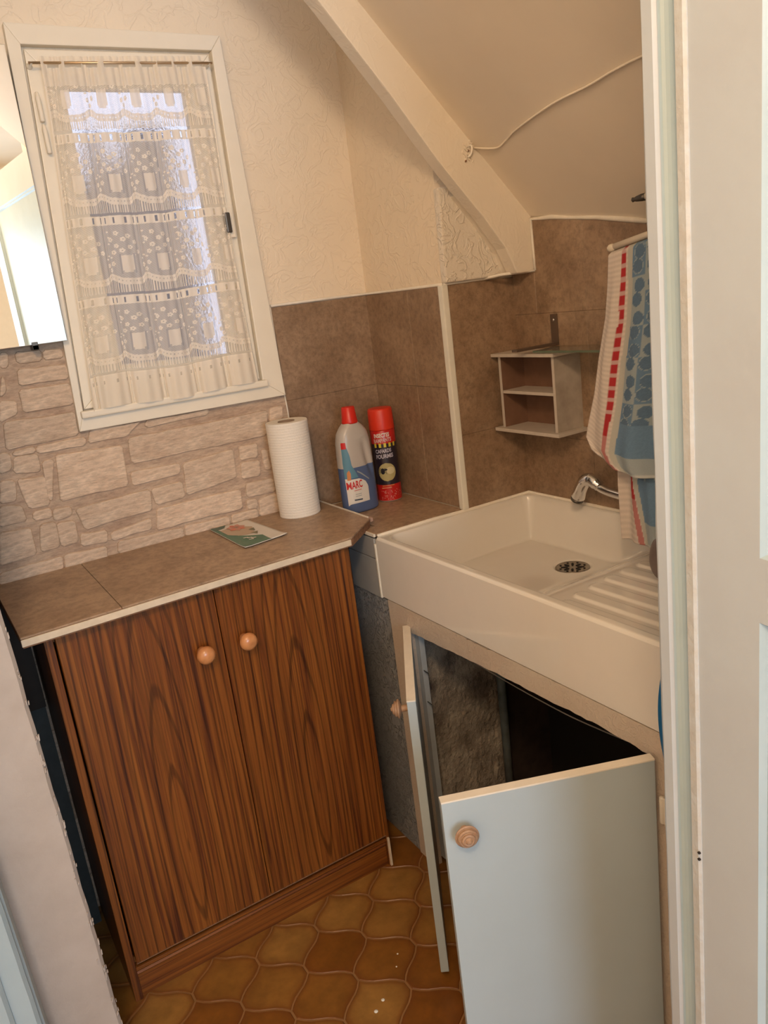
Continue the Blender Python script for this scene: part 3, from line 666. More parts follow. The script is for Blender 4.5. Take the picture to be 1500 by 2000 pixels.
# ================================================================ WOODEN CUPBOARD AND WORKTOPS
cab = thing('base_cabinet', 'two-door teak-look wooden cupboard with round knobs, standing under the brown worktop', 'cupboard', (0.433, 1.68, 0))
YF = 1.505; X0, X1 = 0.1075, 0.758
box('side_panel', (X0, YF, 0.0), (X0+0.016, 1.84, 0.847), M['wood'], cab, bevel=0.001)
box('side_panel', (X1-0.010, YF+0.002, 0.0), (X1, 1.84, 0.847), M['wood'], cab, bevel=0.001)
box('back_panel', (X0+0.016, 1.830, 0.03), (X1-0.010, 1.838, 0.845), M['wood'], cab)
box('bottom_panel', (X0+0.016, YF+0.02, 0.078), (X1-0.010, 1.83, 0.092), M['wood'], cab)
box('top_rail', (X0+0.016, YF+0.02, 0.825), (X1-0.010, YF+0.05, 0.847), M['wood'], cab)
prism('plinth', [(YF+0.008, 0.0), (YF+0.030, 0.0), (YF+0.030, 0.078), (YF+0.002, 0.078), (YF+0.002, 0.071), (YF+0.006, 0.066), (YF+0.004, 0.060), (YF+0.008, 0.055)], 0, X0+0.016, X1-0.010, M['plinth_wood'], cab, bevel=0.0007)
box('foot', (0.7505, YF-0.003, 0.0), (0.7555, YF+0.002, 0.080), M['edge_strip'], cab)
doors = []
for a, b_ in ((0.1275, 0.4365), (0.4385, 0.7475)):
    cx = (a+b_)/2
    bm = bmesh.new(); bm_box(bm, (a-cx, 0, 0.090-0.30), (b_-cx, 0.017, 0.8435-0.30))
    bmesh.ops.recalc_face_normals(bm, faces=bm.faces)
    bmesh.ops.bevel(bm, geom=list(bm.edges), offset=0.0012, segments=1, affect='EDGES')
    me = bpy.data.meshes.new('door'); bm.to_mesh(me); bm.free(); me.materials.append(M['wood'])
    o = bpy.data.objects.new('door', me); COL.objects.link(o); o.parent = cab; o.location = (cx-0.433, YF-0.001-1.68, 0.30); doors.append(o)
boxes('edge_trim', [((0.1275, YF-0.0015, 0.0885), (0.7475, YF+0.004, 0.0902))], M['raw_edge'], doors[0])
for x, z, d in ((0.391, 0.7185, doors[0]), (0.483, 0.7170, doors[1])):
    lathe('knob', [(0.011, 0), (0.0085, 0.004), (0.0075, 0.009), (0.010, 0.013), (0.0165, 0.017), (0.0192, 0.024), (0.0180, 0.031), (0.0125, 0.0365), (0.006, 0.0385), (0, 0.039)], (x, YF-0.001, z), (0, -1, 0), M['knob'], d, n=32)

wt = thing('worktop', 'long brown stone-look worktop with cream front edge and a clipped corner, over the wooden cupboard', 'worktop', (0.45, 1.65, 0.848))
P1 = [(0.071, 1.471), (0.761, 1.490), (0.862, 1.583), (0.862, 1.856), (0.064, 1.856)]
prism('board', P1, 2, 0.8485, 0.866, M['raw_edge'], wt, bevel=0.0005, seg=1)
prism('surface_tile', [(0.070, 1.470), (0.2505, 1.475), (0.2485, 1.856), (0.064, 1.856)], 2, 0.866, 0.870, M['worktop'], wt, bevel=0.0006, seg=1)
prism('surface_tile', [(0.2515, 1.475), (0.7615, 1.489), (0.8625, 1.582), (0.8625, 1.856), (0.2495, 1.856)], 2, 0.866, 0.870, M['worktop'], wt, bevel=0.0006, seg=1)
prism('front_edging', [(0.070, 1.4675), (0.757, 1.4865), (0.757, 1.4895), (0.070, 1.4705)], 2, 0.852, 0.8655, M['edge_strip'], wt, bevel=0.0006, seg=1)
prism('side_edging', [(0.8625, 1.592), (0.8655, 1.592), (0.8655, 1.856), (0.8625, 1.856)], 2, 0.858, 0.8725, M['bead'], wt)
prism('chipped_corner', [(0.862, 1.578), (0.870, 1.580), (0.872, 1.592), (0.8655, 1.596)], 2, 0.862, 0.871, simple('chipped_pink_filler', (0.62, 0.42, 0.34), 0.8, var=0.3, vscale=200), wt, bevel=0.001)

XF = 0.835
w2t = thing('corner_worktop', 'small brown tiled shelf in the corner between the wooden cupboard and the sink', 'worktop', (0.96, 1.68, 0.78))
box('board', (XF+0.006, 1.524, 0.70), (XB-0.005, YA-0.006, 0.842), M['dark'], w2t)
prism('surface_tile', [(0.8735, 1.524), (XB-0.0045, 1.524), (XB-0.0045, YA-0.005), (0.8735, YA-0.005)], 2, 0.842, 0.849, M['worktop'], w2t, bevel=0.0006, seg=1)
prism('surface_tile', [(XF+0.002, 1.524), (0.8725, 1.524), (0.8725, 1.578), (XF+0.002, 1.640)], 2, 0.842, 0.849, M['worktop'], w2t, bevel=0.0006, seg=1)
box('front_edging', (XF-0.002, 1.520, 0.8425), (XF+0.003, 1.66, 0.8500), M['bead'], w2t, bevel=0.001)
for u in ((1.5265, 1.66),):
    box('apron_tile', (XF, u[0], 0.7885), (XF+0.007, u[1], 0.838), M['front_tile'], w2t, bevel=0.0015)
    box('apron_tile', (XF, u[0], 0.691), (XF+0.007, u[1], 0.7865), M['front_tile'], w2t, bevel=0.0015)
box('corner_strip', (XF-0.002, 1.5195, 0.693), (XF+0.005, 1.5255, 0.826), M['white_strip'], w2t, bevel=0.0012)

# masonry under the corner shelf and the painted cupboard front under the sink
lw = struct(box('wall_low', (XF+0.003, 1.480, 0.0), (1.295, 1.84, 0.690), M['low_wall'], bevel=0.002))
struct(box('trim_14', (1.112, 1.470, 0.0), (1.290, 1.4795, 0.690), simple('dark_brown_plaster', (0.045, 0.028, 0.022), 0.9, var=0.5)))  # much darker brown than the masonry on the other side of the pipe
cupb = thing('sink_cupboard', 'cream-painted built-in cupboard under the white sink, both doors open on a dark inside', 'cupboard', (1.05, 1.1, 0))
bm = bmesh.new()
# ragged rail under the sink
n = 70; ys = np.linspace(0.60, 1.497, n); vs = []; fs = []
for i, y in enumerate(ys):
    zb = 0.650 + 0.010*(1-(y-0.6)/0.9)*0 - 0.014*max(0, (y-1.1)/0.4) + rng.uniform(-1, 1)*0.0012
    if 0.80 < y < 0.93: zb += 0.0035*abs(math.sin(y*171)*math.sin(y*61)) + rng.uniform(0, 0.002)
    if 0.66 < y < 0.76: zb -= 0.002
    zt = 0.6945 + rng.uniform(-1, 1)*0.0005 - (0.004 if 1.12 < y < 1.2 else 0)*rng.uniform(0, 1)
    vs += [(XF+0.0005+rng.uniform(0, 0.0008), y, zb), (XF+0.0005, y, zt), (XF+0.020, y, zt), (XF+0.020, y, zb+0.001)]
for i in range(n-1):
    for k in range(4): a = i*4+k; b = i*4+(k+1) % 4; fs.append((a, b, b+4, a+4))
fs.append((0, 1, 2, 3)); fs.append(tuple((n-1)*4+k for k in range(4))[::-1])
raw('top_rail', vs, fs, M['cup_frame'], cupb)
box('stile', (XF+0.0005, 1.428, 0.0), (XF+0.020, 1.497, 0.645), M['cup_frame'], cupb, bevel=0.0015)
box('stile', (XF+0.0005, 0.600, 0.0), (XF+0.020, 0.742, 0.648), M['cup_frame'], cupb, bevel=0.0015)
box('rebate_strip', (XF+0.020, 1.412, 0.02), (XF+0.034, 1.470, 0.640), simple('blue_grey_strip', (0.50, 0.55, 0.58), 0.4, var=0.1), cupb, bevel=0.001)
for z in (0.535, 0.455):
    tube('nail', [(XF+0.024, 1.414, z), (XF+0.021, 1.392, z+0.002), (XF+0.019, 1.386, z-0.001)], 0.0012, M['dark_metal'], cupb, n=6)
# inside
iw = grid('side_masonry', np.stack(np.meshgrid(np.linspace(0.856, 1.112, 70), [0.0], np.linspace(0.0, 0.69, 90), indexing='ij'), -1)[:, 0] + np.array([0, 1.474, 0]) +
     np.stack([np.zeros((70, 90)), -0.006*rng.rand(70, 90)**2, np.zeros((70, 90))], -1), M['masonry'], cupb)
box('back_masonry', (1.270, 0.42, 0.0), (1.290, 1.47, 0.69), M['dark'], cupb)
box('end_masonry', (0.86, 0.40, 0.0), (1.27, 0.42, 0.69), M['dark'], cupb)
tube('upright_pipe', [(1.100, 1.446, 0.0), (1.103, 1.446, 0.69)], 0.011, simple('old_grey_pipe', (0.16, 0.20, 0.21), 0.5, var=0.4, vscale=30), cupb, n=14)
tube('waste_pipe', spline([(1.175, 1.235, 0.69), (1.175, 1.235, 0.56), (1.18, 1.20, 0.47), (1.20, 1.13, 0.46), (1.23, 1.10, 0.54), (1.262, 1.09, 0.56)]), 0.018, simple('grey_waste_pipe', (0.07, 0.07, 0.075), 0.5), cupb, n=14)
for k in range(2):
    tube('supply_hose', spline([(1.20, 1.0-0.1*k, 0.66), (1.15, 1.02-0.12*k, 0.50), (1.20, 1.05-0.14*k, 0.36), (1.24, 1.0-0.1*k, 0.12)]), 0.006, simple('red_hose' if k else 'blue_hose', (0.14, 0.02, 0.015) if k else (0.02, 0.05, 0.10), 0.5), cupb, n=10)
tube('wire', spline([(XF+0.030, 1.410, 0.646), (XF+0.022, 1.19, 0.629), (XF+0.022, 0.98, 0.622), (XF+0.022, 0.86, 0.628), (XF+0.022, 0.705, 0.644)]), 0.0012, simple('dusty_wire', (0.22, 0.20, 0.18), 0.6), cupb, n=6)

def slab_door(name, parent, hinge, free, th, z0, z1, side):
    """door slab between two plan points; thickness to the given side"""
    h = Vector((hinge[0], hinge[1], 0)); f = Vector((free[0], free[1], 0)); d = (f-h).normalized(); nrm = Vector((-d.y, d.x, 0))*side
    a = h; b = f; c = f+nrm*th; e = h+nrm*th
    bm = bmesh.new()
    bm_hexa(bm, [(a.x,a.y,z0),(b.x,b.y,z0),(c.x,c.y,z0),(e.x,e.y,z0),(a.x,a.y,z1),(b.x,b.y,z1),(c.x,c.y,z1),(e.x,e.y,z1)])
    return from_bm(name, bm, M['cup_paint'], parent, bevel=0.0015), h, f, d, nrm
def door_cap(name, parent, h, f, nrm, th, z1, t=0.0015):
    bm = bmesh.new(); a = h-nrm*0.0003; b = f-nrm*0.0003; c = f+nrm*(th+0.0003); e = h+nrm*(th+0.0003); z0 = z1-0.0012
    bm_hexa(bm, [(a.x,a.y,z0),(b.x,b.y,z0),(c.x,c.y,z0),(e.x,e.y,z0),(a.x,a.y,z1+t),(b.x,b.y,z1+t),(c.x,c.y,z1+t),(e.x,e.y,z1+t)])
    return from_bm(name, bm, M['cup_edge'], parent, bevel=0.0006)
KP = [(0.006, -0.002), (0.0065, 0.006), (0.006, 0.012), (0.013, 0.014), (0.0175, 0.0165), (0.0182, 0.0190), (0.0165, 0.0205), (0.0148, 0.0200), (0.0142, 0.0215), (0.0150, 0.0240), (0.0130, 0.0260), (0.0108, 0.0250), (0.0100, 0.0262), (0.0100, 0.0285), (0.0078, 0.0300), (0.0055, 0.0290), (0.0048, 0.0300), (0.0030, 0.0325), (0, 0.033)]
# left door, seen edge-on
dl, h, f, d, nr = slab_door('door', cupb, (0.8275, 1.430), (0.6465, 1.138), 0.017, 0.030, 0.651, 1)
door_cap('lit_top', dl, h, f, nr, 0.017, 0.651)  # paler cap: light falling on the door's top face put into its colour
kp = h + (f-h)*0.90 - nr*0.0; side = -1 if nr.x > 0 else 1
outn = Vector((-abs(nr.x), nr.y*(-1 if nr.x > 0 else 1), 0))
kb = h + (f-h)*0.905 + (Vector((0, 0, 0)) if nr.x > 0 else nr*0.017)
lathe('knob', KP, (kb.x, kb.y, 0.621), outn, M['turned'], dl, n=28, smooth=False)
# right door
dr, h, f, d, nr = slab_door('door', cupb, (0.825, 0.722), (0.5185, 0.850), 0.016, 0.030, 0.6535, -1)
door_cap('lit_top', dr, h, f, nr, 0.016, 0.6535)
print('NR', nr)
outn = Vector((nr.x, nr.y, 0)) if nr.y < 0 else Vector((-nr.x, -nr.y, 0))
kb = h + (f-h)*0.91 + (nr*0.016 if nr.y > 0 and False else Vector((0, 0, 0)))
if nr.y < 0: kb = kb + nr*0.016
lathe('knob', KP, (kb.x, kb.y, 0.604), outn, M['turned'], dr, n=28, smooth=False)
for z in (0.545, 0.085):
    hg = boxes('hinge', [((0.8265, 0.690, z), (0.8355, 0.712, z+0.046))], M['cup_edge'], cupb, bevel=0.001)
    lathe('hinge_pin', [(0.004, 0), (0.0045, 0.002), (0.0045, 0.044), (0.004, 0.046)], (0.8285, 0.714, z), (0, 0, 1), M['cup_edge'], hg, n=12)

# ================================================================ SINK
sk = thing('kitchen_sink', 'white fireclay sink with ribbed draining board, set on the painted cupboard', 'sink', (1.06, 1.0, 0.697))
nx, ny = 190, 380
sx = np.linspace(XF, XD-0.003, nx); sy = np.linspace(0.46, 1.517, ny)
GX, GY = np.meshgrid(sx, sy, indexing='ij')
RZ = 0.844
ix0, ix1, iy0, iy1 = 0.853, 1.284, 0.50, 1.499
cxm, cym = (ix0+ix1)/2, (iy0+iy1)/2; hx, hy = (ix1-ix0)/2, (iy1-iy0)/2; rad = 0.030
qx = np.abs(GX-cxm)-(hx-rad); qy = np.abs(GY-cym)-(hy-rad)
sd = np.hypot(np.maximum(qx, 0), np.maximum(qy, 0)) + np.minimum(np.maximum(qx, qy), 0) - rad   # <0 inside
def ss(t): t = np.clip(t, 0, 1); return t*t*(3-2*t)
ramp_ = ss((1.205-GY)/0.175)
flo = 0.735 + ramp_*(0.802-0.735) + np.clip(1.03-GY, 0, 1)*0.012
wallw = 0.030
tt = np.clip(-sd/wallw, 0, 1)
prof = 1-(1-ss(tt))          # 0 at rim .. 1 at floor
H = RZ + (flo-RZ)*ss(tt)
# ridges
xs_r = [0.915, 0.962, 1.010, 1.058, 1.106, 1.154, 1.202]
ye = [1.005, 1.014, 1.022, 1.030, 1.034, 1.034, 1.034]
for xr, yr in zip(xs_r, ye):
    w = 0.0175
    yy = np.minimum(yr-w-GY, 0); dd = np.hypot(GX-xr, yy)
    H = H + 0.0042*ss((w-dd)/0.006+0.0)*(GY > 0.52)
# drain dish
dd = np.hypot(GX-1.184, GY-1.252); H = H - 0.005*ss((0.044-dd)/0.008)
# rounded outer lip
edge = np.minimum(np.minimum(GX-XF, XD-0.003-GX+1), np.minimum(GY-0.46, 1.517-GY))
e = np.clip(edge/0.006, 0, 1); H = H - 0.006*(1-np.sqrt(np.clip(1-(1-e)**2, 0, 1)))
H = H - 0.0015*ss((GX-XF-0.012)/0.010)*(sd > -0.001)*0
P = np.stack([GX, GY, H], -1)
grid('basin', P, M['ceramic'], sk, True)
# apron and body
zt = H[0, 0]
zb0, zb1 = 0.6990, 0.6960
bm = bmesh.new()
x0, x1, y0, y1 = XF, XD-0.003, 0.46, 1.517
def wallstrip(pts_top, zb):
    tv = [bm.verts.new(p) for p in pts_top]; bv = [bm.verts.new((p[0], p[1], zb)) for p in pts_top]
    for i in range(len(tv)-1): bm.faces.new((tv[i], tv[i+1], bv[i+1], bv[i]))
    return bv
loop = [tuple(P[0, j]) for j in range(0, ny)] + [tuple(P[i, -1]) for i in range(1, nx)] + [tuple(P[-1, j]) for j in range(ny-2, -1, -1)] + [tuple(P[i, 0]) for i in range(nx-2, -1, -1)]
bv = wallstrip(loop, 0.697)
bm.faces.new(bv[:-1])
o = from_bm('apron', bm, M['ceramic'], sk)
dn = lathe('drain', [(0.0, 0.0005), (0.016, 0.0005), (0.033, 0.0012), (0.0375, 0.0022), (0.0385, 0.0012), (0.0385, -0.003)], (1.184, 1.252, 0.7315), (0, 0, 1), M['steel'], sk, n=40)
bm = bmesh.new()
for k in range(8):
    a = 2*PI*k/8
    for r, w in ((0.018, 0.0030),):
        cx, cy = 1.184+r*math.cos(a), 1.252+r*math.sin(a); t = Vector((math.cos(a), math.sin(a))); s_ = Vector((-t.y, t.x))
        pts = [(cx+t.x*0.008*math.cos(q)+s_.x*w*math.sin(q), cy+t.y*0.008*math.cos(q)+s_.y*w*math.sin(q)) for q in np.linspace(0, 2*PI, 10)[:-1]]
        bm_prism(bm, pts, 2, 0.7322, 0.7334)
for k in range(8):
    a = 2*PI*(k+.5)/8; cx, cy = 1.184+0.0285*math.cos(a), 1.252+0.0285*math.sin(a)
    bm_prism(bm, [(cx+0.0025*math.cos(q), cy+0.0025*math.sin(q)) for q in np.linspace(0, 2*PI, 9)[:-1]], 2, 0.7322, 0.7338)
from_bm('drain_holes', bm, M['dark'], dn)
struct(tube('trim_11', [(0.842, 1.5185, 0.8445), (1.0, 1.5175, 0.845), (XB, 1.507, 0.846), (1.292, 1.507, 0.846), (1.292, 1.3, 0.846), (1.292, 1.0, 0.846), (1.292, 0.6, 0.846)], 0.0045, M['bead'], n=8))

# chrome swivel spout on the right wall
fa = thing('sink_faucet', 'chrome swivel tap spout over the back edge of the white sink', 'tap', (1.26, 1.0, 0.88))
sp = tube('spout', spline([(1.270, 1.0, 0.868), (1.268, 1.06, 0.874), (1.262, 1.13, 0.890), (1.254, 1.208, 0.902), (1.248, 1.240, 0.918)]), 0.0095, M['chrome'], fa, n=24)
tube('spout_head', spline([(1.252, 1.222, 0.909), (1.248, 1.242, 0.922), (1.247, 1.258, 0.920), (1.248, 1.273, 0.903), (1.249, 1.288, 0.876)]), 
     [0.008]+[0.0125]*3+[0.0145]*6+[0.0155]*8+[0.0160]*9+[0.0165]*5+[0.0160], M['chrome'], fa, n=28)
lathe('aerator', [(0.0150, 0), (0.0150, 0.006), (0.0125, 0.0065), (0.0125, 0.001)], (1.2495, 1.2905, 0.8735), (0.0, 0.45, -0.89), M['dark_metal'], fa, n=24)
lathe('wall_flange', [(0.022, 0), (0.022, 0.004), (0.014, 0.010), (0.012, 0.03)], (1.291, 0.97, 0.870), (-1, 0, 0), M['chrome'], fa, n=28)
lathe('tap_body', [(0.013, 0), (0.020, 0.004), (0.020, 0.05), (0.013, 0.056)], (1.262, 0.945, 0.870), (0, 1, 0), M['chrome'], fa, n=28)

def rescale(root, k):
    for o in root.children:
        off = wloc(root)
        for v in o.data.vertices:
            w = (v.co+off); w.x *= k; w.y *= k; w.z = CZ + (w.z-CZ)*k; v.co = w-off
        for ch in o.children:
            for v in ch.data.vertices:
                w = (v.co+off); w.x *= k; w.y *= k; w.z = CZ + (w.z-CZ)*k; v.co = w-off
# ================================================================ LITTLE OPEN SHELF AND GLASS SHELF
ns = thing('wall_cubby', 'small grey wooden wall box with two open compartments below the glass shelf', 'wall shelf', (1.25, 1.39, 1.02))
gw = simple('greyed_white_laminate', (0.46, 0.41, 0.35), 0.45, c2=(0.34, 0.29, 0.24), vscale=30); M['gw'] = gw
ge = simple('pale_board_edge', (0.56, 0.49, 0.42), 0.5, var=0.1, vscale=60)
gi = simple('brown_inside', (0.20, 0.105, 0.065), 0.6, var=0.2)
xf = 1.212
def sided(name, lo, hi, edge_x=True):
    o = box(name, lo, hi, gw, ns, bevel=0.0006)
    return o
box('top_board', (xf-0.010, 1.292, 1.200), (XD-0.004, 1.503, 1.2075), ge, ns, bevel=0.001)
box('bottom_board', (xf-0.014, 1.284, 1.0235), (XD-0.004, 1.503, 1.0315), ge, ns, bevel=0.001)
box('side_panel', (xf, 1.300, 1.0315), (XD-0.004, 1.3075, 1.200), gw, ns, bevel=0.0006)
box('side_panel', (xf, 1.480, 1.0315), (XD-0.004, 1.487, 1.200), gi, ns, bevel=0.0006)
box('middle_shelf', (xf+0.001, 1.3075, 1.113), (XD-0.006, 1.480, 1.120), ge, ns, bevel=0.0006)
box('back_panel', (XD-0.012, 1.3075, 1.0315), (XD-0.0045, 1.480, 1.200), gi, ns)
for y in (1.300, 1.480): box('edge_band', (xf-0.001, y, 1.0315), (xf+0.0005, y+0.0072, 1.200), ge, ns)
m, nt, b = mat_new('shelf_glass'); b.inputs['Base Color'].default_value = (0.86, 0.93, 0.88, 1); b.inputs['Transmission Weight'].default_value = 1.0; b.inputs['Roughness'].default_value = 0.02; b.inputs['IOR'].default_value = 1.35
gs = thing('glass_shelf', 'clear glass shelf with greenish edge on a dark bracket above the wall box', 'glass shelf', (1.25, 1.15, 1.212))
box('glass_plate', (1.200, 0.86, 1.2105), (XD-0.004, 1.350, 1.2150), m, gs, bevel=0.0005)
box('glass_edge', (1.1985, 0.86, 1.2105), (1.2000, 1.350, 1.2150), simple('green_glass_edge', (0.10, 0.13, 0.08), 0.2), gs)
for y in (1.365, 0.88):
    bk = boxes('bracket', [((XD-0.0065, y-0.002, 1.219), (XD-0.004, y+0.020, 1.285)), ((1.165 if y > 1 else 1.2, y-0.002, 1.2160), (XD-0.004, y+0.016, 1.2215))], M['dark_metal'] if y < 1 else simple('brownish_metal', (0.17, 0.12, 0.09), 0.5, metal=0.6), gs, bevel=0.0006)
    lathe('screw', [(0.0035, 0), (0.0030, 0.0015), (0, 0.002)], (XD-0.0065, y+0.009, 1.272), (-1, 0, 0), M['chrome'], bk, n=12)

# ================================================================ TOWEL ON ITS ARM
rk = thing('towel_rail', 'cream wooden swivel towel arms high on the right wall', 'towel rail', (1.28, 0.9, 1.44))
cw = simple('cream_lacquered_wood', (0.74, 0.66, 0.54), 0.4, var=0.08)
box('wall_plate', (1.277, 0.80, 1.36), (1.290, 0.86, 1.44), cw, rk, bevel=0.003)
tube('arm', [(1.196, 1.103, 1.4070), (1.196, 1.0, 1.4230), (1.200, 0.88, 1.438), (1.262, 0.83, 1.425)], 0.0062, cw, rk, n=14)
lathe('arm_tip', [(0.0062, -0.006), (0.0075, 0.0), (0.0072, 0.005), (0.0045, 0.009), (0, 0.010)], (1.1955, 1.105, 1.4065), (-0.12, 0.98, -0.17), cw, rk, n=18)
tube('arm', [(1.2555, 1.083, 1.4895), (1.262, 1.03, 1.4925), (1.2700, 0.92, 1.46), (1.275, 0.85, 1.43)], 0.0062, cw, rk, n=14)
lathe('arm_tip', [(0.0066, -0.008), (0.0068, 0.0), (0.0050, 0.012), (0.0035, 0.016), (0.0046, 0.020), (0, 0.024)], (1.2555, 1.083, 1.4895), (-0.10, 0.99, -0.05), M['dark_metal'], rk, n=18)

def towel_cols(U, V, S_, back=False):
    """U 0..1 across from the far edge, V 0..1 from the hem up"""
    C = np.ones(U.shape+(3,))*np.array([0.70, 0.62, 0.56])
    ribs = 0.93+0.07*np.sin(V*2*PI*46); C *= ribs[..., None]
    w = 0.012
    blue = np.array([0.115, 0.20, 0.31]); pale = np.array([0.36, 0.43, 0.46])
    s = S_/(1+0.42*(1-V)) if not back else S_ + 0.10*(V-0.22)
    red = (s > 0.0335) & (s < (0.0430 if not back else 0.047))
    cell = (np.sin(V*2*PI*17) > -0.55)
    sol = (V < 0.33) if not back else (V < 2)
    rc = np.where((V < 0.16)[..., None], np.array([0.50, 0.20, 0.19]), np.array([0.42, 0.025, 0.03]))
    onred = red & (cell | (V < 0.27))
    C = np.where(onred[..., None], rc, C)
    C = np.where((red & ~onred)[..., None], np.array([0.55, 0.35, 0.33]), C)
    C = np.where(((s > 0.048) & (s < 0.060))[..., None], np.array([0.50, 0.50, 0.45]), C)
    inb = s > 0.060
    # round motifs
    cu = (s-0.060)/0.030; cv = V*15.0
    iu = np.floor(cu); iv = np.floor(cv)
    jit = 0.15*np.sin(iu*7.1+iv*3.3)
    rr = np.hypot((cu-iu-0.5-jit*0.5)*1.05, (cv-iv-0.5)*0.95+jit*0.5)
    mot = np.where((rr < 0.40)[..., None], blue*(0.9+0.35*rng.rand(*U.shape)[..., None]*0.4), pale)
    mot = np.where((rr > 0.44)[..., None], pale*0.95, mot)
    mot = np.where(((rr > 0.44) & (np.sin(iu*3+iv*5) > 0.2))[..., None], blue*1.25, mot)
    plain = blue*1.35*(0.92+0.12*rng.rand(*U.shape)[..., None])
    bb = np.where((V < 0.235)[..., None], plain, mot)
    bb = np.where((V < 0.085)[..., None], np.array([0.36, 0.42, 0.45]), bb)
    bb = np.where((V < 0.012)[..., None], np.array([0.55, 0.58, 0.57]), bb)
    C = np.where(inb[..., None], bb, C)
    return C
tw = thing('hand_towel', 'blue, white and red striped terry towel hanging from the cream arm beside the door', 'towel', (1.21, 1.0, 1.0))
m_t = vc_mat('terry_cloth', 0.9, bmp=0.8, bscale=700)
def towel_layer(name, top, bot, zt0, zt1, zbfun, xoff, back, nU=110, nV=220):
    U, V = np.meshgrid(np.linspace(0, 1, nU), np.linspace(0, 1, nV), indexing='ij')
    y_far_top, y_near_top = top
    yf = bot(V)           # far edge as a function of V
    Yn = 0.88
    Y = yf*(1-U) + Yn*U
    zt_ = 1.3985 + (1.4145-1.3985)*np.clip((1.10-Y)/0.1, 0, 1.8)
    zb = zbfun(U)
    Z = zb + (zt_-zb)*V
    f = (1-V)
    Xc = 1.195 + xoff + 0.010*np.sin(U*2*PI*1.7+0.6)*f**0.6 + 0.006*np.sin(U*2*PI*4.1+2*V)*f + (0.016*np.exp(-((U-0.10)/0.07)**2))*np.sin(PI*np.clip(V, 0, 1))*(-1 if not back else 1)
    Xc = Xc + np.where(V > 0.985, (V-0.985)/0.015*(-xoff), 0)
    P = np.stack([Xc, Y, Z], -1)
    o = grid(name, P, m_t, tw, True, col=towel_cols(U, V, U*(yf-Yn), back))
    so = o.modifiers.new('t', 'SOLIDIFY'); so.thickness = 0.004; so.offset = 0
    return o
def farF(V):
    return np.interp(V, [0, 0.03, 0.085, 0.17, 0.32, 0.5, 0.7, 0.85, 1.0], [1.163, 1.183, 1.194, 1.184, 1.163, 1.145, 1.121, 1.111, 1.104])
towel_layer('front_fall', (1.10, 0.9), farF, 0, 0, lambda U: np.interp(U, [0, 0.06, 0.15, 0.3, 1.0], [1.002, 0.987, 0.978, 0.972, 0.968]), -0.010, False)
towel_layer('back_fall', (1.10, 0.9), lambda V: np.interp(V, [0, 0.2, 0.6, 1.0], [1.128, 1.134, 1.128, 1.104]), 0, 0, lambda U: 0.818+0.006*U, 0.010, True)

for r_ in (rk, tw): rescale(r_, 0.965)
sl = thing('serving_spoon', 'dull grey spoon bowl hanging below the towel over the draining board', 'spoon', (1.24, 1.05, 0.80))
U, V = np.meshgrid(np.linspace(0, 2*PI, 33), np.linspace(0, PI, 22), indexing='ij')
wz = np.cos(V); wr = np.sin(V)
P = np.stack([1.235 + 0.010*wr*np.cos(U), 1.052 + 0.024*wr*np.sin(U)*(1-0.25*wz) + 0.004*wz, 0.782 + 0.044*wz], -1)
grid('bowl', P, simple('dull_pewter', (0.26, 0.21, 0.20), 0.35, metal=0.5, var=0.2), sl, True)
tube('handle', [(1.235, 1.050, 0.820), (1.235, 1.020, 0.90), (1.237, 0.98, 0.96), (1.24, 0.94, 1.01)], 0.0035, M['dark_metal'], sl, n=10)

rescale(sl, 0.868)
bb = thing('plastic_basin', 'bright blue plastic rim showing between the sink end and the door', 'basin', (0.80, 0.64, 0.53))
pts = []; 
for t in np.linspace(-1, 1, 25): pts.append((0.800, 0.6885-0.016*t*t, 0.755+0.094*t))
U = len(pts); vs = []; fs = []
for i, p in enumerate(pts):
    w = 0.012
    vs += [(p[0]-0.004, p[1], p[2]), (p[0]+0.004, p[1]+0.002, p[2]), (p[0]+0.012, p[1]-0.05, p[2]*0.9+0.0765), (p[0]+0.004, p[1]-0.05, p[2]*0.9+0.0765)]
for i in range(U-1):
    for k in range(4): a = i*4+k; b_ = i*4+(k+1) % 4; fs.append((a, b_, b_+4, a+4))
fs.append((0, 1, 2, 3)); fs.append(tuple((U-1)*4+k for k in range(4))[::-1])
raw('rim', vs, fs, simple('bright_blue_plastic', (0.015, 0.17, 0.42), 0.35), bb, True)
tube('hanging_loop', [(0.804, 0.660, 0.845), (0.815, 0.655, 0.862), (0.838, 0.650, 0.852)], 0.002, M['white_strip'], bb, n=8)

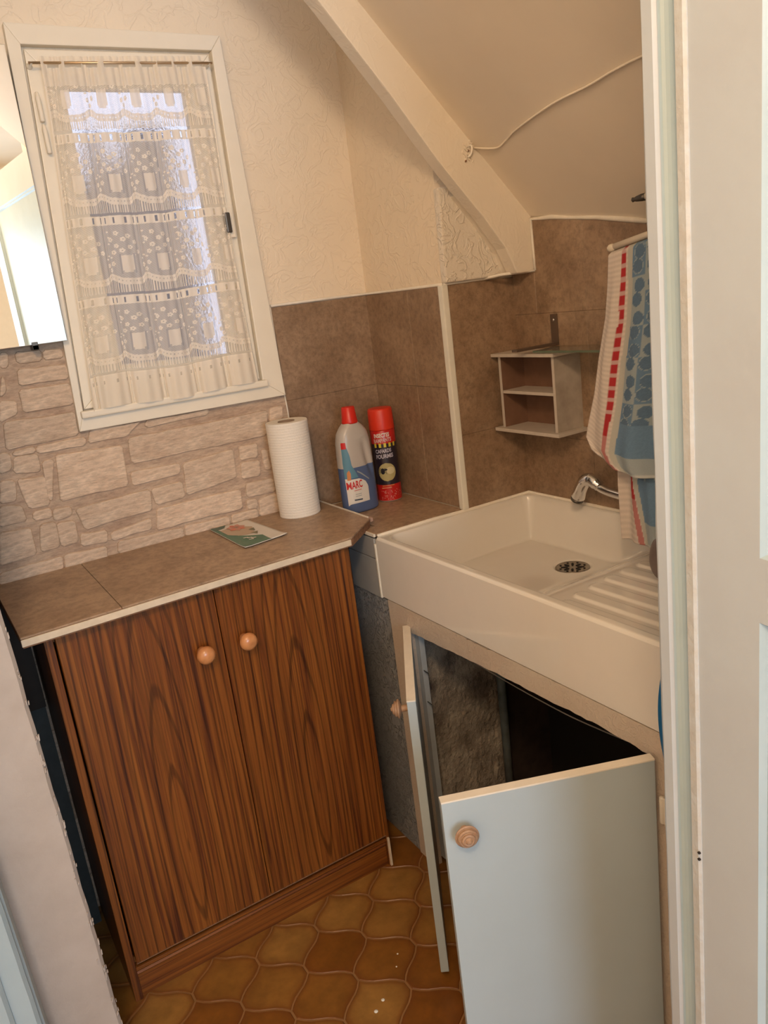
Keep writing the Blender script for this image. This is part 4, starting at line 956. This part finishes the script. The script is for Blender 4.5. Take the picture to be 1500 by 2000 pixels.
# cord across the sloping ceiling and the damaged plaster where it ends
cpts = [(0.915, 291), ]
cord = tube('electric_cable', spline([(1.150, 1.432, 1.651), (1.154, 1.365, 1.637), (1.146, 1.325, 1.642), (1.126, 1.267, 1.651), (1.094, 1.133, 1.663), (1.077, 1.031, 1.665), (1.064, 0.963, 1.669), (1.052, 0.893, 1.670), (1.04, 0.80, 1.668), (1.03, 0.6, 1.648)], 6), 0.0022, M['ceiling'], n=8)
for v_ in cord.data.vertices: v_.co.x -= 0.002; v_.co.z -= 0.002
tag(cord, 'thin cream cable stapled across the sloping ceiling from the timber to the door', 'cable')
hk = thing('broken_hook', 'flaking painted hook stump on the slanted timber where the ceiling cable ends', 'hook', (1.13, 1.428, 1.64))
bm = bmesh.new()
for i in range(46):
    a = rng.uniform(0, 2*PI); r = rng.uniform(0.002, 0.022); x = 1.128 + r*math.cos(a)*0.7 + 0.004; z = 1.640 + r*math.sin(a)*1.1; s = rng.uniform(0.0012, 0.0032)
    t = rng.uniform(0, PI)
    bm_prism(bm, [(x+s*math.cos(t+q)*w_, z+s*math.sin(t+q)*w_) for q, w_ in ((0, 1.6), (1.5, 0.8), (3.1, 1.3), (4.6, 0.7))], 1, 1.4322-rng.uniform(0.001, 0.004), 1.4335)
from_bm('plaster_flakes', bm, M['beam'], hk)
for x, z in ((1.1315, 1.6435), (1.1225, 1.6235)):
    lathe('hole', [(0.0028, 0), (0.0022, 0.003), (0, 0.0032)], (x, 1.4325, z), (0, -1, 0), M['raw_edge'], hk, n=9)
tube('hook_stub', spline([(1.134, 1.432, 1.652), (1.134, 1.424, 1.653), (1.135, 1.422, 1.646), (1.133, 1.424, 1.636), (1.128, 1.428, 1.630)], 4), 0.0022, M['bead'], hk, n=8)
lathe('nail_hole', [(0.0018, 0), (0.0012, 0.0008)], (1.106, YA-0.002-0.0, 1.72), (0, -1, 0), M['dark'], wa, n=8)
# ================================================================ THINGS ON THE WORKTOPS
def text_mesh(s, size, bold=0.0):
    cu = bpy.data.curves.new('t', 'FONT'); cu.body = s; cu.size = size; cu.align_x = 'CENTER'; cu.align_y = 'CENTER'; cu.offset = bold; cu.resolution_u = 3
    o = bpy.data.objects.new('t', cu); COL.objects.link(o)
    dg = bpy.context.evaluated_depsgraph_get(); me = bpy.data.meshes.new_from_object(o.evaluated_get(dg))
    bpy.data.objects.remove(o); bpy.data.curves.remove(cu)
    bm = bmesh.new(); bm.from_mesh(me); bpy.data.meshes.remove(me)
    bmesh.ops.subdivide_edges(bm, edges=[e for e in bm.edges if e.calc_length() > size*0.5], cuts=2)
    bmesh.ops.triangulate(bm, faces=bm.faces); return bm
def wrapped_text(name, s, size, place, mat, parent, bold=0.0, sx=1.0):
    bm = text_mesh(s, size, bold)
    vs = [place(v.co.x*sx, v.co.y) for v in bm.verts]
    for i, v in enumerate(bm.verts): v.index = i
    fs = [tuple(v.index for v in f.verts) for f in bm.faces]; bm.free()
    return raw(name, vs, fs, mat, parent)
# flat inks
def ink(name, c, rough=0.45): return simple(name, c, rough)
I_red = ink('red_ink', (0.55, 0.012, 0.012)); I_white = ink('white_ink', (0.72, 0.68, 0.62)); I_black = ink('black_ink', (0.012, 0.010, 0.014))
I_lil = ink('pale_lilac_ink', (0.48, 0.45, 0.52)); I_yel = ink('yellow_ink', (0.62, 0.52, 0.05)); I_teal = ink('teal_ink', (0.10, 0.24, 0.33)); I_or = ink('orange_ink', (0.60, 0.22, 0.06))
I_grey = ink('grey_ink', (0.30, 0.33, 0.34)); I_navy = ink('navy_ink', (0.05, 0.07, 0.10))

# paper towel roll
pr = thing('paper_towel_roll', 'white embossed kitchen paper roll standing on the brown worktop', 'paper roll', (0.777, 1.785, 0.870))
m, nt, b = mat_new('embossed_paper'); b.inputs['Base Color'].default_value = (0.82, 0.77, 0.69, 1); b.inputs['Roughness'].default_value = 0.9
tc = N(nt, 'ShaderNodeTexCoord'); wv = N(nt, 'ShaderNodeTexWave', bands_direction='Z'); wv.inputs['Scale'].default_value = 48; wv.inputs['Distortion'].default_value = 0.6
nt.links.new(tc.outputs['Object'], wv.inputs['Vector']); vo = N(nt, 'ShaderNodeTexVoronoi'); vo.inputs['Scale'].default_value = 260; nt.links.new(tc.outputs['Object'], vo.inputs['Vector'])
bump(nt, b, mixc(nt, 0.5, wv.outputs['Fac'], vo.outputs['Distance']), 0.5, 0.0015); m_pap = m
n = 96; a0 = math.radians(-122); turns = []
vs = []; fs = []; R_ = 0.0508
zz = [0.870, 0.8715, 0.95, 1.03, 1.1045, 1.1065]
for i in range(n+1):
    t = i/n; a = a0 + 2*PI*t; r = R_ + 0.0016*(1-t) 
    for k, z in enumerate(zz):
        rr = r - (0.0012 if k in (0, 5) else 0); vs.append((0.777+rr*math.cos(a), 1.785+rr*math.sin(a), z))
    vs.append((0.777+0.021*math.cos(a), 1.785+0.021*math.sin(a), 1.1055)); vs.append((0.777+0.021*math.cos(a), 1.785+0.021*math.sin(a), 0.870))
mm = len(zz)+2
for i in range(n):
    for k in range(mm): a = i*mm+k; b_ = i*mm+(k+1) % mm; fs.append((a, a+mm, b_+mm, b_))
fs.append(tuple(range(mm))); fs.append(tuple(range(n*mm, (n+1)*mm))[::-1])
raw('paper', vs, fs, m_pap, pr)
# loose outer sheet
vs = []; fs = []
for i in range(25):
    a = a0 - i/24*1.9; r = R_+0.0006+0.0013*(1-i/24)
    for z in (0.8705, 1.107): vs.append((0.777+r*math.cos(a), 1.785+r*math.sin(a), z - (0.0 if z > 1 else 0.0)))
for i in range(24): fs.append((i*2, i*2+2, i*2+3, i*2+1))
raw('loose_sheet', vs, fs, m_pap, pr, True)
lathe('cardboard_core', [(0.0208, 0.0), (0.0208, 0.2365), (0.0195, 0.2365), (0.0195, 0.001)], (0.777, 1.785, 0.8702), (0, 0, 1), simple('grey_cardboard', (0.30, 0.22, 0.16), 0.9, var=0.15), pr, n=36)

# floor-cleaner bottle: flat oval body
BX, BY, BZ = 0.929, 1.742, 0.8495
bt = thing('cleaner_bottle', 'translucent plastic cleaner bottle with red cap and blue liquid, beside the aerosol can', 'bottle', (BX, BY, BZ))
ang = math.radians(4)        # orientation of the broad side
def bsec(z):       # half width, half depth, lateral shift
    w = np.interp(z, [0, 0.004, 0.05, 0.12, 0.150, 0.180, 0.203, 0.217, 0.226, 0.230], [0.046, 0.049, 0.049, 0.048, 0.047, 0.0455, 0.041, 0.031, 0.021, 0.0175])
    d = np.interp(z, [0, 0.004, 0.05, 0.15, 0.19, 0.217, 0.230], [0.026, 0.029, 0.029, 0.029, 0.027, 0.022, 0.0175])
    return w, d, 0.0
def bpt(a, z, grow=0.0):
    w, d, s = bsec(z); p = 2.6
    cx = abs(math.cos(a))**(2/p)*math.copysign(1, math.cos(a)); sy_ = abs(math.sin(a))**(2/p)*math.copysign(1, math.sin(a))
    x = (w+grow)*cx; y = (d+grow)*sy_
    # handle dent: a slanted groove on the right half of the broad front
    u = x; c = 0.010 + (0.20-z)*0.20
    if 0.075 < z < 0.19 and y < 0:
        y += 0.010*math.exp(-((u-c)/0.009)**2)*math.sin(PI*(z-0.075)/0.115)
    X = x*math.cos(ang) - y*math.sin(ang); Y = x*math.sin(ang) + y*math.cos(ang)
    return (BX+X, BY+Y, BZ+z)
def loft(name, z0, z1, nz, mat, grow=0.0, na=72, cap0=True, cap1=True):
    zs_ = np.linspace(z0, z1, nz); vs = []; fs = []
    for z in zs_:
        for k in range(na): vs.append(bpt(2*PI*k/na, z, grow))
    for i in range(nz-1):
        for k in range(na): fs.append((i*na+k, i*na+(k+1) % na, (i+1)*na+(k+1) % na, (i+1)*na+k))
    if cap0: fs.append(tuple(range(na))[::-1])
    if cap1: fs.append(tuple((nz-1)*na+k for k in range(na)))
    return raw(name, vs, fs, mat, bt, True)
m, nt, b = mat_new('milky_plastic'); b.inputs['Base Color'].default_value = (0.62, 0.57, 0.52, 1); b.inputs['Roughness'].default_value = 0.28
b.inputs['Transmission Weight'].default_value = 0.22; b.inputs['Subsurface Weight'].default_value = 0.2; b.inputs['Subsurface Radius'].default_value = (0.02, 0.02, 0.02); m_milk = m
loft('body', 0.118, 0.230, 40, m_milk, cap0=False)
m, nt, b = mat_new('blue_liquid'); b.inputs['Base Color'].default_value = (0.085, 0.13, 0.26, 1); b.inputs['Roughness'].default_value = 0.25; b.inputs['Coat Weight'].default_value = 0.2
loft('liquid', 0.0, 0.118, 44, m)
lathe('cap', [(0.0205, 0.0), (0.0205, 0.004), (0.0195, 0.008), (0.0165, 0.040), (0.0150, 0.0415), (0, 0.042)], (BX, BY, BZ+0.226), (0, 0, 1), simple('red_cap_plastic', (0.62, 0.022, 0.012), 0.35), bt, n=40)
def bfront(u, z, g=0.0006):      # point on the front face at lateral u
    w, d, s = bsec(z); p = 2.6; c = max(-0.955, min(0.955, u/w)); u = c*w
    y = -(d)*(1-abs(c)**p)**(1/p) - g
    X = u*math.cos(ang) - y*math.sin(ang); Y = u*math.sin(ang) + y*math.cos(ang)
    return (BX+X, BY+Y, BZ+z)
def decal(name, poly, mat, parent, g, front=bfront, n=14):
    """polygon in (u,z) draped on the bottle: fill as rows between left/right borders"""
    zmin = min(p[1] for p in poly); zmax = max(p[1] for p in poly); rows = []
    for i in range(n+1):
        z = zmin + (zmax-zmin)*(0.0005 + 0.999*i/n); xs = []
        for k in range(len(poly)):
            a, b_ = poly[k], poly[(k+1) % len(poly)]
            if (a[1]-z)*(b_[1]-z) <= 0 and a[1] != b_[1]: xs.append(a[0]+(b_[0]-a[0])*(z-a[1])/(b_[1]-a[1]))
        if len(xs) >= 2: rows.append((min(xs), max(xs), z))
    m_ = 10; vs = []; fs = []
    for l, r, z in rows:
        for j in range(m_+1): vs.append(front(l+(r-l)*j/m_, z, g))
    for i in range(len(rows)-1):
        for j in range(m_): a = i*(m_+1)+j; fs.append((a, a+1, a+m_+2, a+m_+1))
    return raw(name, vs, fs, mat, parent)
lab = decal('label', [(-0.0455, 0.022), (0.011, 0.026), (0.0115, 0.066), (0.005, 0.079), (-0.007, 0.088), (-0.018, 0.090), (-0.0455, 0.094)], I_white, bt, 0.0008)
decal('label_top', [(-0.0455, 0.092), (-0.014, 0.092), (-0.020, 0.108), (-0.028, 0.125), (-0.030, 0.150), (-0.034, 0.170), (-0.044, 0.170), (-0.0455, 0.13)], I_teal, lab, 0.0009)
decal('label_badge', [(-0.045, 0.168), (-0.035, 0.168), (-0.035, 0.184), (-0.045, 0.184)], I_red, lab, 0.0010)
decal('label_figure', [(-0.042, 0.088), (-0.034, 0.088), (-0.033, 0.105), (-0.036, 0.114), (-0.041, 0.108)], I_or, lab, 0.0011)
decal('label_wave', [(-0.016, 0.106), (-0.008, 0.101), (0.017, 0.080), (0.017, 0.083), (-0.005, 0.103), (-0.016, 0.110)], I_grey, lab, 0.0011)
wrapped_text('lettering', 'MARC', 0.026, lambda x, y: bfront(-0.0255+x, 0.0735+y+x*0.05, 0.0014), I_red, lab, bold=0.0006, sx=0.56)
decal('label_line', [(-0.030, 0.0585), (-0.010, 0.0595), (-0.010, 0.062), (-0.030, 0.061)], ink('pink_ink', (0.62, 0.25, 0.22)), lab, 0.0012)
for z in (0.049, 0.044): decal('label_line', [(-0.028, z), (-0.011, z+0.0005), (-0.011, z+0.002), (-0.028, z+0.0015)], I_grey, lab, 0.0012)
decal('label_line', [(-0.032, 0.034), (-0.010, 0.033), (-0.010, 0.0365), (-0.032, 0.0375)], I_navy, lab, 0.0012)

# aerosol can
CX, CY, CR = 1.033, 1.765, 0.0325; CB = 0.8495
ca = thing('aerosol_can', 'insecticide spray can with red cap and black, yellow and red label, standing in the corner', 'spray can', (CX, CY, CB))
facea = math.atan2(-CY, -CX)     # towards the room
rd = (0.50, 0.012, 0.010); bk_ = (0.020, 0.014, 0.024)
lathe('body', [(0.030, 0), (0.0325, 0.002), (CR, 0.004), (CR, 0.046), (CR, 0.0462), (CR, 0.155), (CR, 0.1552), (CR, 0.188), (0.031, 0.191), (0, 0.191)], (CX, CY, CB), (0, 0, 1), vc_mat('can_print', 0.3, coat=0.3), ca, n=64,
      col=[(0.4, 0.35, 0.3), (0.45, 0.4, 0.35), rd, rd, bk_, bk_, rd, rd, rd, rd])
lathe('cap', [(CR+0.0006, 0), (CR+0.0006, 0.002), (CR-0.0006, 0.050), (CR-0.0025, 0.0545), (CR-0.006, 0.0555), (0, 0.056)], (CX, CY, CB+0.190), (0, 0, 1), simple('orange_red_cap', (0.66, 0.035, 0.012), 0.4), ca, n=64)
def cfront(u, z, g=0.0005):
    a = facea + 0.10 + u/CR; r = CR+g; return (CX+r*math.cos(a), CY+r*math.sin(a), CB+z)
# u grows anticlockwise seen from above = to the right when facing the can
wrapped_text('lettering', 'INSECTES', 0.0145, lambda x, y: cfront(x-0.007, 0.177+y+x*0.05), I_white, ca, bold=0.0005, sx=0.68)
wrapped_text('lettering', 'RAMPANTS', 0.0145, lambda x, y: cfront(x-0.006, 0.164+y+x*0.05), ink('pink_white_ink', (0.62, 0.42, 0.40)), ca, bold=0.0005, sx=0.66)
for k in range(5):
    u = -0.030+k*0.013; decal('stripe', [(u, 0.146), (u+0.0065, 0.146), (u+0.0065, 0.157), (u, 0.157)], I_yel, ca, 0.0006, front=cfront, n=3)
wrapped_text('lettering', 'CAFARDS', 0.0135, lambda x, y: cfront(x-0.007, 0.136+y+x*0.05), I_lil, ca, bold=0.0005, sx=0.74)
wrapped_text('lettering', 'FOURMIS', 0.0145, lambda x, y: cfront(x-0.005, 0.122+y+x*0.05), I_lil, ca, bold=0.0005, sx=0.80)
circ = [(-0.003+0.0235*math.cos(t), 0.080+0.0245*math.sin(t)) for t in np.linspace(0, 2*PI, 28)[:-1]]
tg = decal('target_disc', circ, ink('dull_yellow_ink', (0.42, 0.36, 0.16)), ca, 0.0006, front=cfront, n=20)
decal('disc_shine', [(0.006+0.011*math.cos(t), 0.084+0.010*math.sin(t)) for t in np.linspace(0, 2*PI, 20)[:-1]], ink('pale_yellow_ink', (0.58, 0.52, 0.30)), tg, 0.0009, front=cfront, n=12)
decal('insect_body', [(-0.014+0.0055*math.cos(t), 0.083+0.0085*math.sin(t)) for t in np.linspace(0, 2*PI, 16)[:-1]], I_black, tg, 0.0013, front=cfront, n=10)
decal('insect_head', [(-0.006+0.0042*math.cos(t), 0.087+0.0028*math.sin(t)) for t in np.linspace(0, 2*PI, 12)[:-1]], I_black, tg, 0.0014, front=cfront, n=8)
for k in range(6):
    y = 0.078+0.0025*(k % 3)*2; sgn = 1 if k < 3 else -1
    tube('insect_leg', [cfront(-0.014, y, 0.0016), cfront(-0.014+sgn*0.007, y+0.003, 0.0016), cfront(-0.014+sgn*0.010, y-0.003, 0.0016)], 0.0005, I_black, tg, n=5)
for z, c, l, r in ((0.044, I_or, -0.020, 0.012), (0.038, ink('pale_orange_ink', (0.62, 0.30, 0.16)), -0.022, 0.004)):
    decal('label_line', [(l, z-0.002), (r, z-0.001), (r, z+0.002), (l, z+0.001)], c, ca, 0.0007, front=cfront, n=3)
rngd = np.random.RandomState(3)
bm = bmesh.new(); vs = []; fs = []
for k in range(60):
    u = rngd.uniform(-0.028, 0.030); z = rngd.uniform(0.006, 0.032); s = rngd.uniform(0.0006, 0.0014)
    i = len(vs); vs += [cfront(u-s, z-s, 0.0007), cfront(u+s, z-s, 0.0007), cfront(u+s, z+s, 0.0007), cfront(u-s, z+s, 0.0007)]; fs.append((i, i+1, i+2, i+3))
o = raw('label_speckle', vs, fs, ink('pale_red_ink', (0.62, 0.20, 0.17)), ca); o['kind'] = 'stuff'
bm.free()

# leaflet on the worktop
lf = thing('seed_packet', 'green and white paper packet with a coral flower lying on the brown worktop', 'packet', (0.61, 1.73, 0.870))
A, B_, C_, D_ = (0.556, 1.842), (0.655, 1.846), (0.670, 1.632), (0.558, 1.612)     # far-left, far-right, near-right, near-left
def lp(s, t):      # s across, t towards the viewer
    s = min(1, max(0, s)); t = min(1, max(0, t))
    x = (A[0]*(1-s)+B_[0]*s)*(1-t) + (D_[0]*(1-s)+C_[0]*s)*t; y = (A[1]*(1-s)+B_[1]*s)*(1-t) + (D_[1]*(1-s)+C_[1]*s)*t
    return x, y
def curl(s, t): return 0.0012 + 0.004*max(0, abs(s-0.5)-0.35)*2 + 0.010*max(0, t-0.82)**2*8
S_, T_ = 18, 24; P = np.zeros((S_, T_, 3))
for i in range(S_):
    for j in range(T_):
        s, t = i/(S_-1), j/(T_-1); x, y = lp(s, t); P[i, j] = (x, y, 0.8705+curl(s, t))
paper_w = ink('packet_white', (0.74, 0.70, 0.64), 0.4)
sh = grid('sheet', P, paper_w, lf, True); so = sh.modifiers.new('t', 'SOLIDIFY'); so.thickness = 0.0014; so.offset = -0.0
def lprint(name, poly, mat, dz):
    bm = bmesh.new(); cs = (sum(p[0] for p in poly)/len(poly), sum(p[1] for p in poly)/len(poly))
    def P3(s, t): x, y = lp(s, t); return (x, y, 0.8705+curl(min(1, max(0, s)), min(1, max(0, t)))+0.0008+dz)
    c = bm.verts.new(P3(*cs)); ring = []
    n = len(poly); pts = []
    for k in range(n):
        a, b_ = poly[k], poly[(k+1) % n]
        for q in range(5): pts.append((a[0]+(b_[0]-a[0])*q/5, a[1]+(b_[1]-a[1])*q/5))
    r1 = [bm.verts.new(P3(*p)) for p in pts]; r2 = [bm.verts.new(P3((p[0]+cs[0])/2, (p[1]+cs[1])/2)) for p in pts]
    for k in range(len(pts)):
        k2 = (k+1) % len(pts); bm.faces.new((r1[k], r1[k2], r2[k2], r2[k])); bm.faces.new((r2[k], r2[k2], c))
    o = from_bm(name, bm, mat, lf); return o
lprint('green_band', [(0.0, 0.0), (0.10, 0.10), (0.14, 0.45), (0.42, 0.62), (0.66, 0.74), (0.62, 1.0), (0.0, 1.0)], ink('leaf_green_print', (0.045, 0.17, 0.105), 0.35), 0.0003)
lprint('dark_green_patch', [(0.02, 0.0), (0.42, 0.0), (0.30, 0.10), (0.03, 0.14)], ink('dark_green_print', (0.04, 0.10, 0.07), 0.35), 0.0005)
lprint('photo_field', [(0.12, 0.18), (0.50, 0.12), (0.80, 0.34), (0.60, 0.60), (0.30, 0.55), (0.12, 0.40)], ink('beige_print', (0.50, 0.38, 0.27), 0.35), 0.0005)
for k in range(7):
    a = 2*PI*k/7; cx, cy = 0.50, 0.22
    pts = [(cx+0.23*math.cos(a)*r_+0.06*s_*math.sin(a), cy+0.15*math.sin(a)*r_-0.06*s_*math.cos(a)) for r_, s_ in ((0.1, 0), (0.6, 1), (1.0, 0), (0.6, -1))]
    lprint('petal', [(min(max(p, 0.02), 0.98), min(max(q, 0.02), 0.98)) for p, q in pts], ink('coral_print', (0.66, 0.20, 0.12) if k % 2 else (0.60, 0.27, 0.20), 0.35), 0.0008+0.0001*k)
lprint('leaf_print', [(0.62, 0.42), (0.78, 0.40), (0.70, 0.52)], ink('olive_print', (0.16, 0.16, 0.08), 0.35), 0.0008)
lprint('leaf_print', [(0.55, 0.55), (0.72, 0.56), (0.62, 0.66)], ink('olive_print', (0.20, 0.18, 0.10), 0.35), 0.0008)
for k, (s0, t0) in enumerate(((0.26, 0.66), (0.32, 0.70), (0.38, 0.74), (0.30, 0.76))):
    lprint('lettering', [(s0, t0), (s0+0.10, t0+0.02), (s0+0.09, t0+0.045), (s0-0.01, t0+0.025)], I_white, 0.0012)

# knobs of paint left on the floor
sp_ = []
for k, (x, y, r) in enumerate(((0.504, 1.169, 0.0045), (0.529, 1.183, 0.004), (0.615, 1.262, 0.0022), (0.595, 1.235, 0.002))):
    o = lathe('paint_spot', [(r, 0), (r*0.8, 0.0006), (0, 0.0009)], (x, y, 0.0), (0, 0, 1), M['white_strip'], fl, n=10)
# ceiling lamp globe (out of frame, lights the room)
cl = thing('ceiling_lamp', 'white lamp holder hanging on a short wire from the hall ceiling', 'lamp', (LAMP_POS[0], LAMP_POS[1], ZC))
lathe('lamp_holder', [(0.03, 0), (0.03, -0.012), (0.018, -0.016), (0.018, -0.03)], (LAMP_POS[0], LAMP_POS[1], ZC), (0, 0, 1), M['white_strip'], cl, n=24)
tube('pendant_wire', [(LAMP_POS[0], LAMP_POS[1], ZC-0.02), (LAMP_POS[0], LAMP_POS[1], LAMP_POS[2]+0.16)], 0.003, M['white_strip'], cl, n=8)
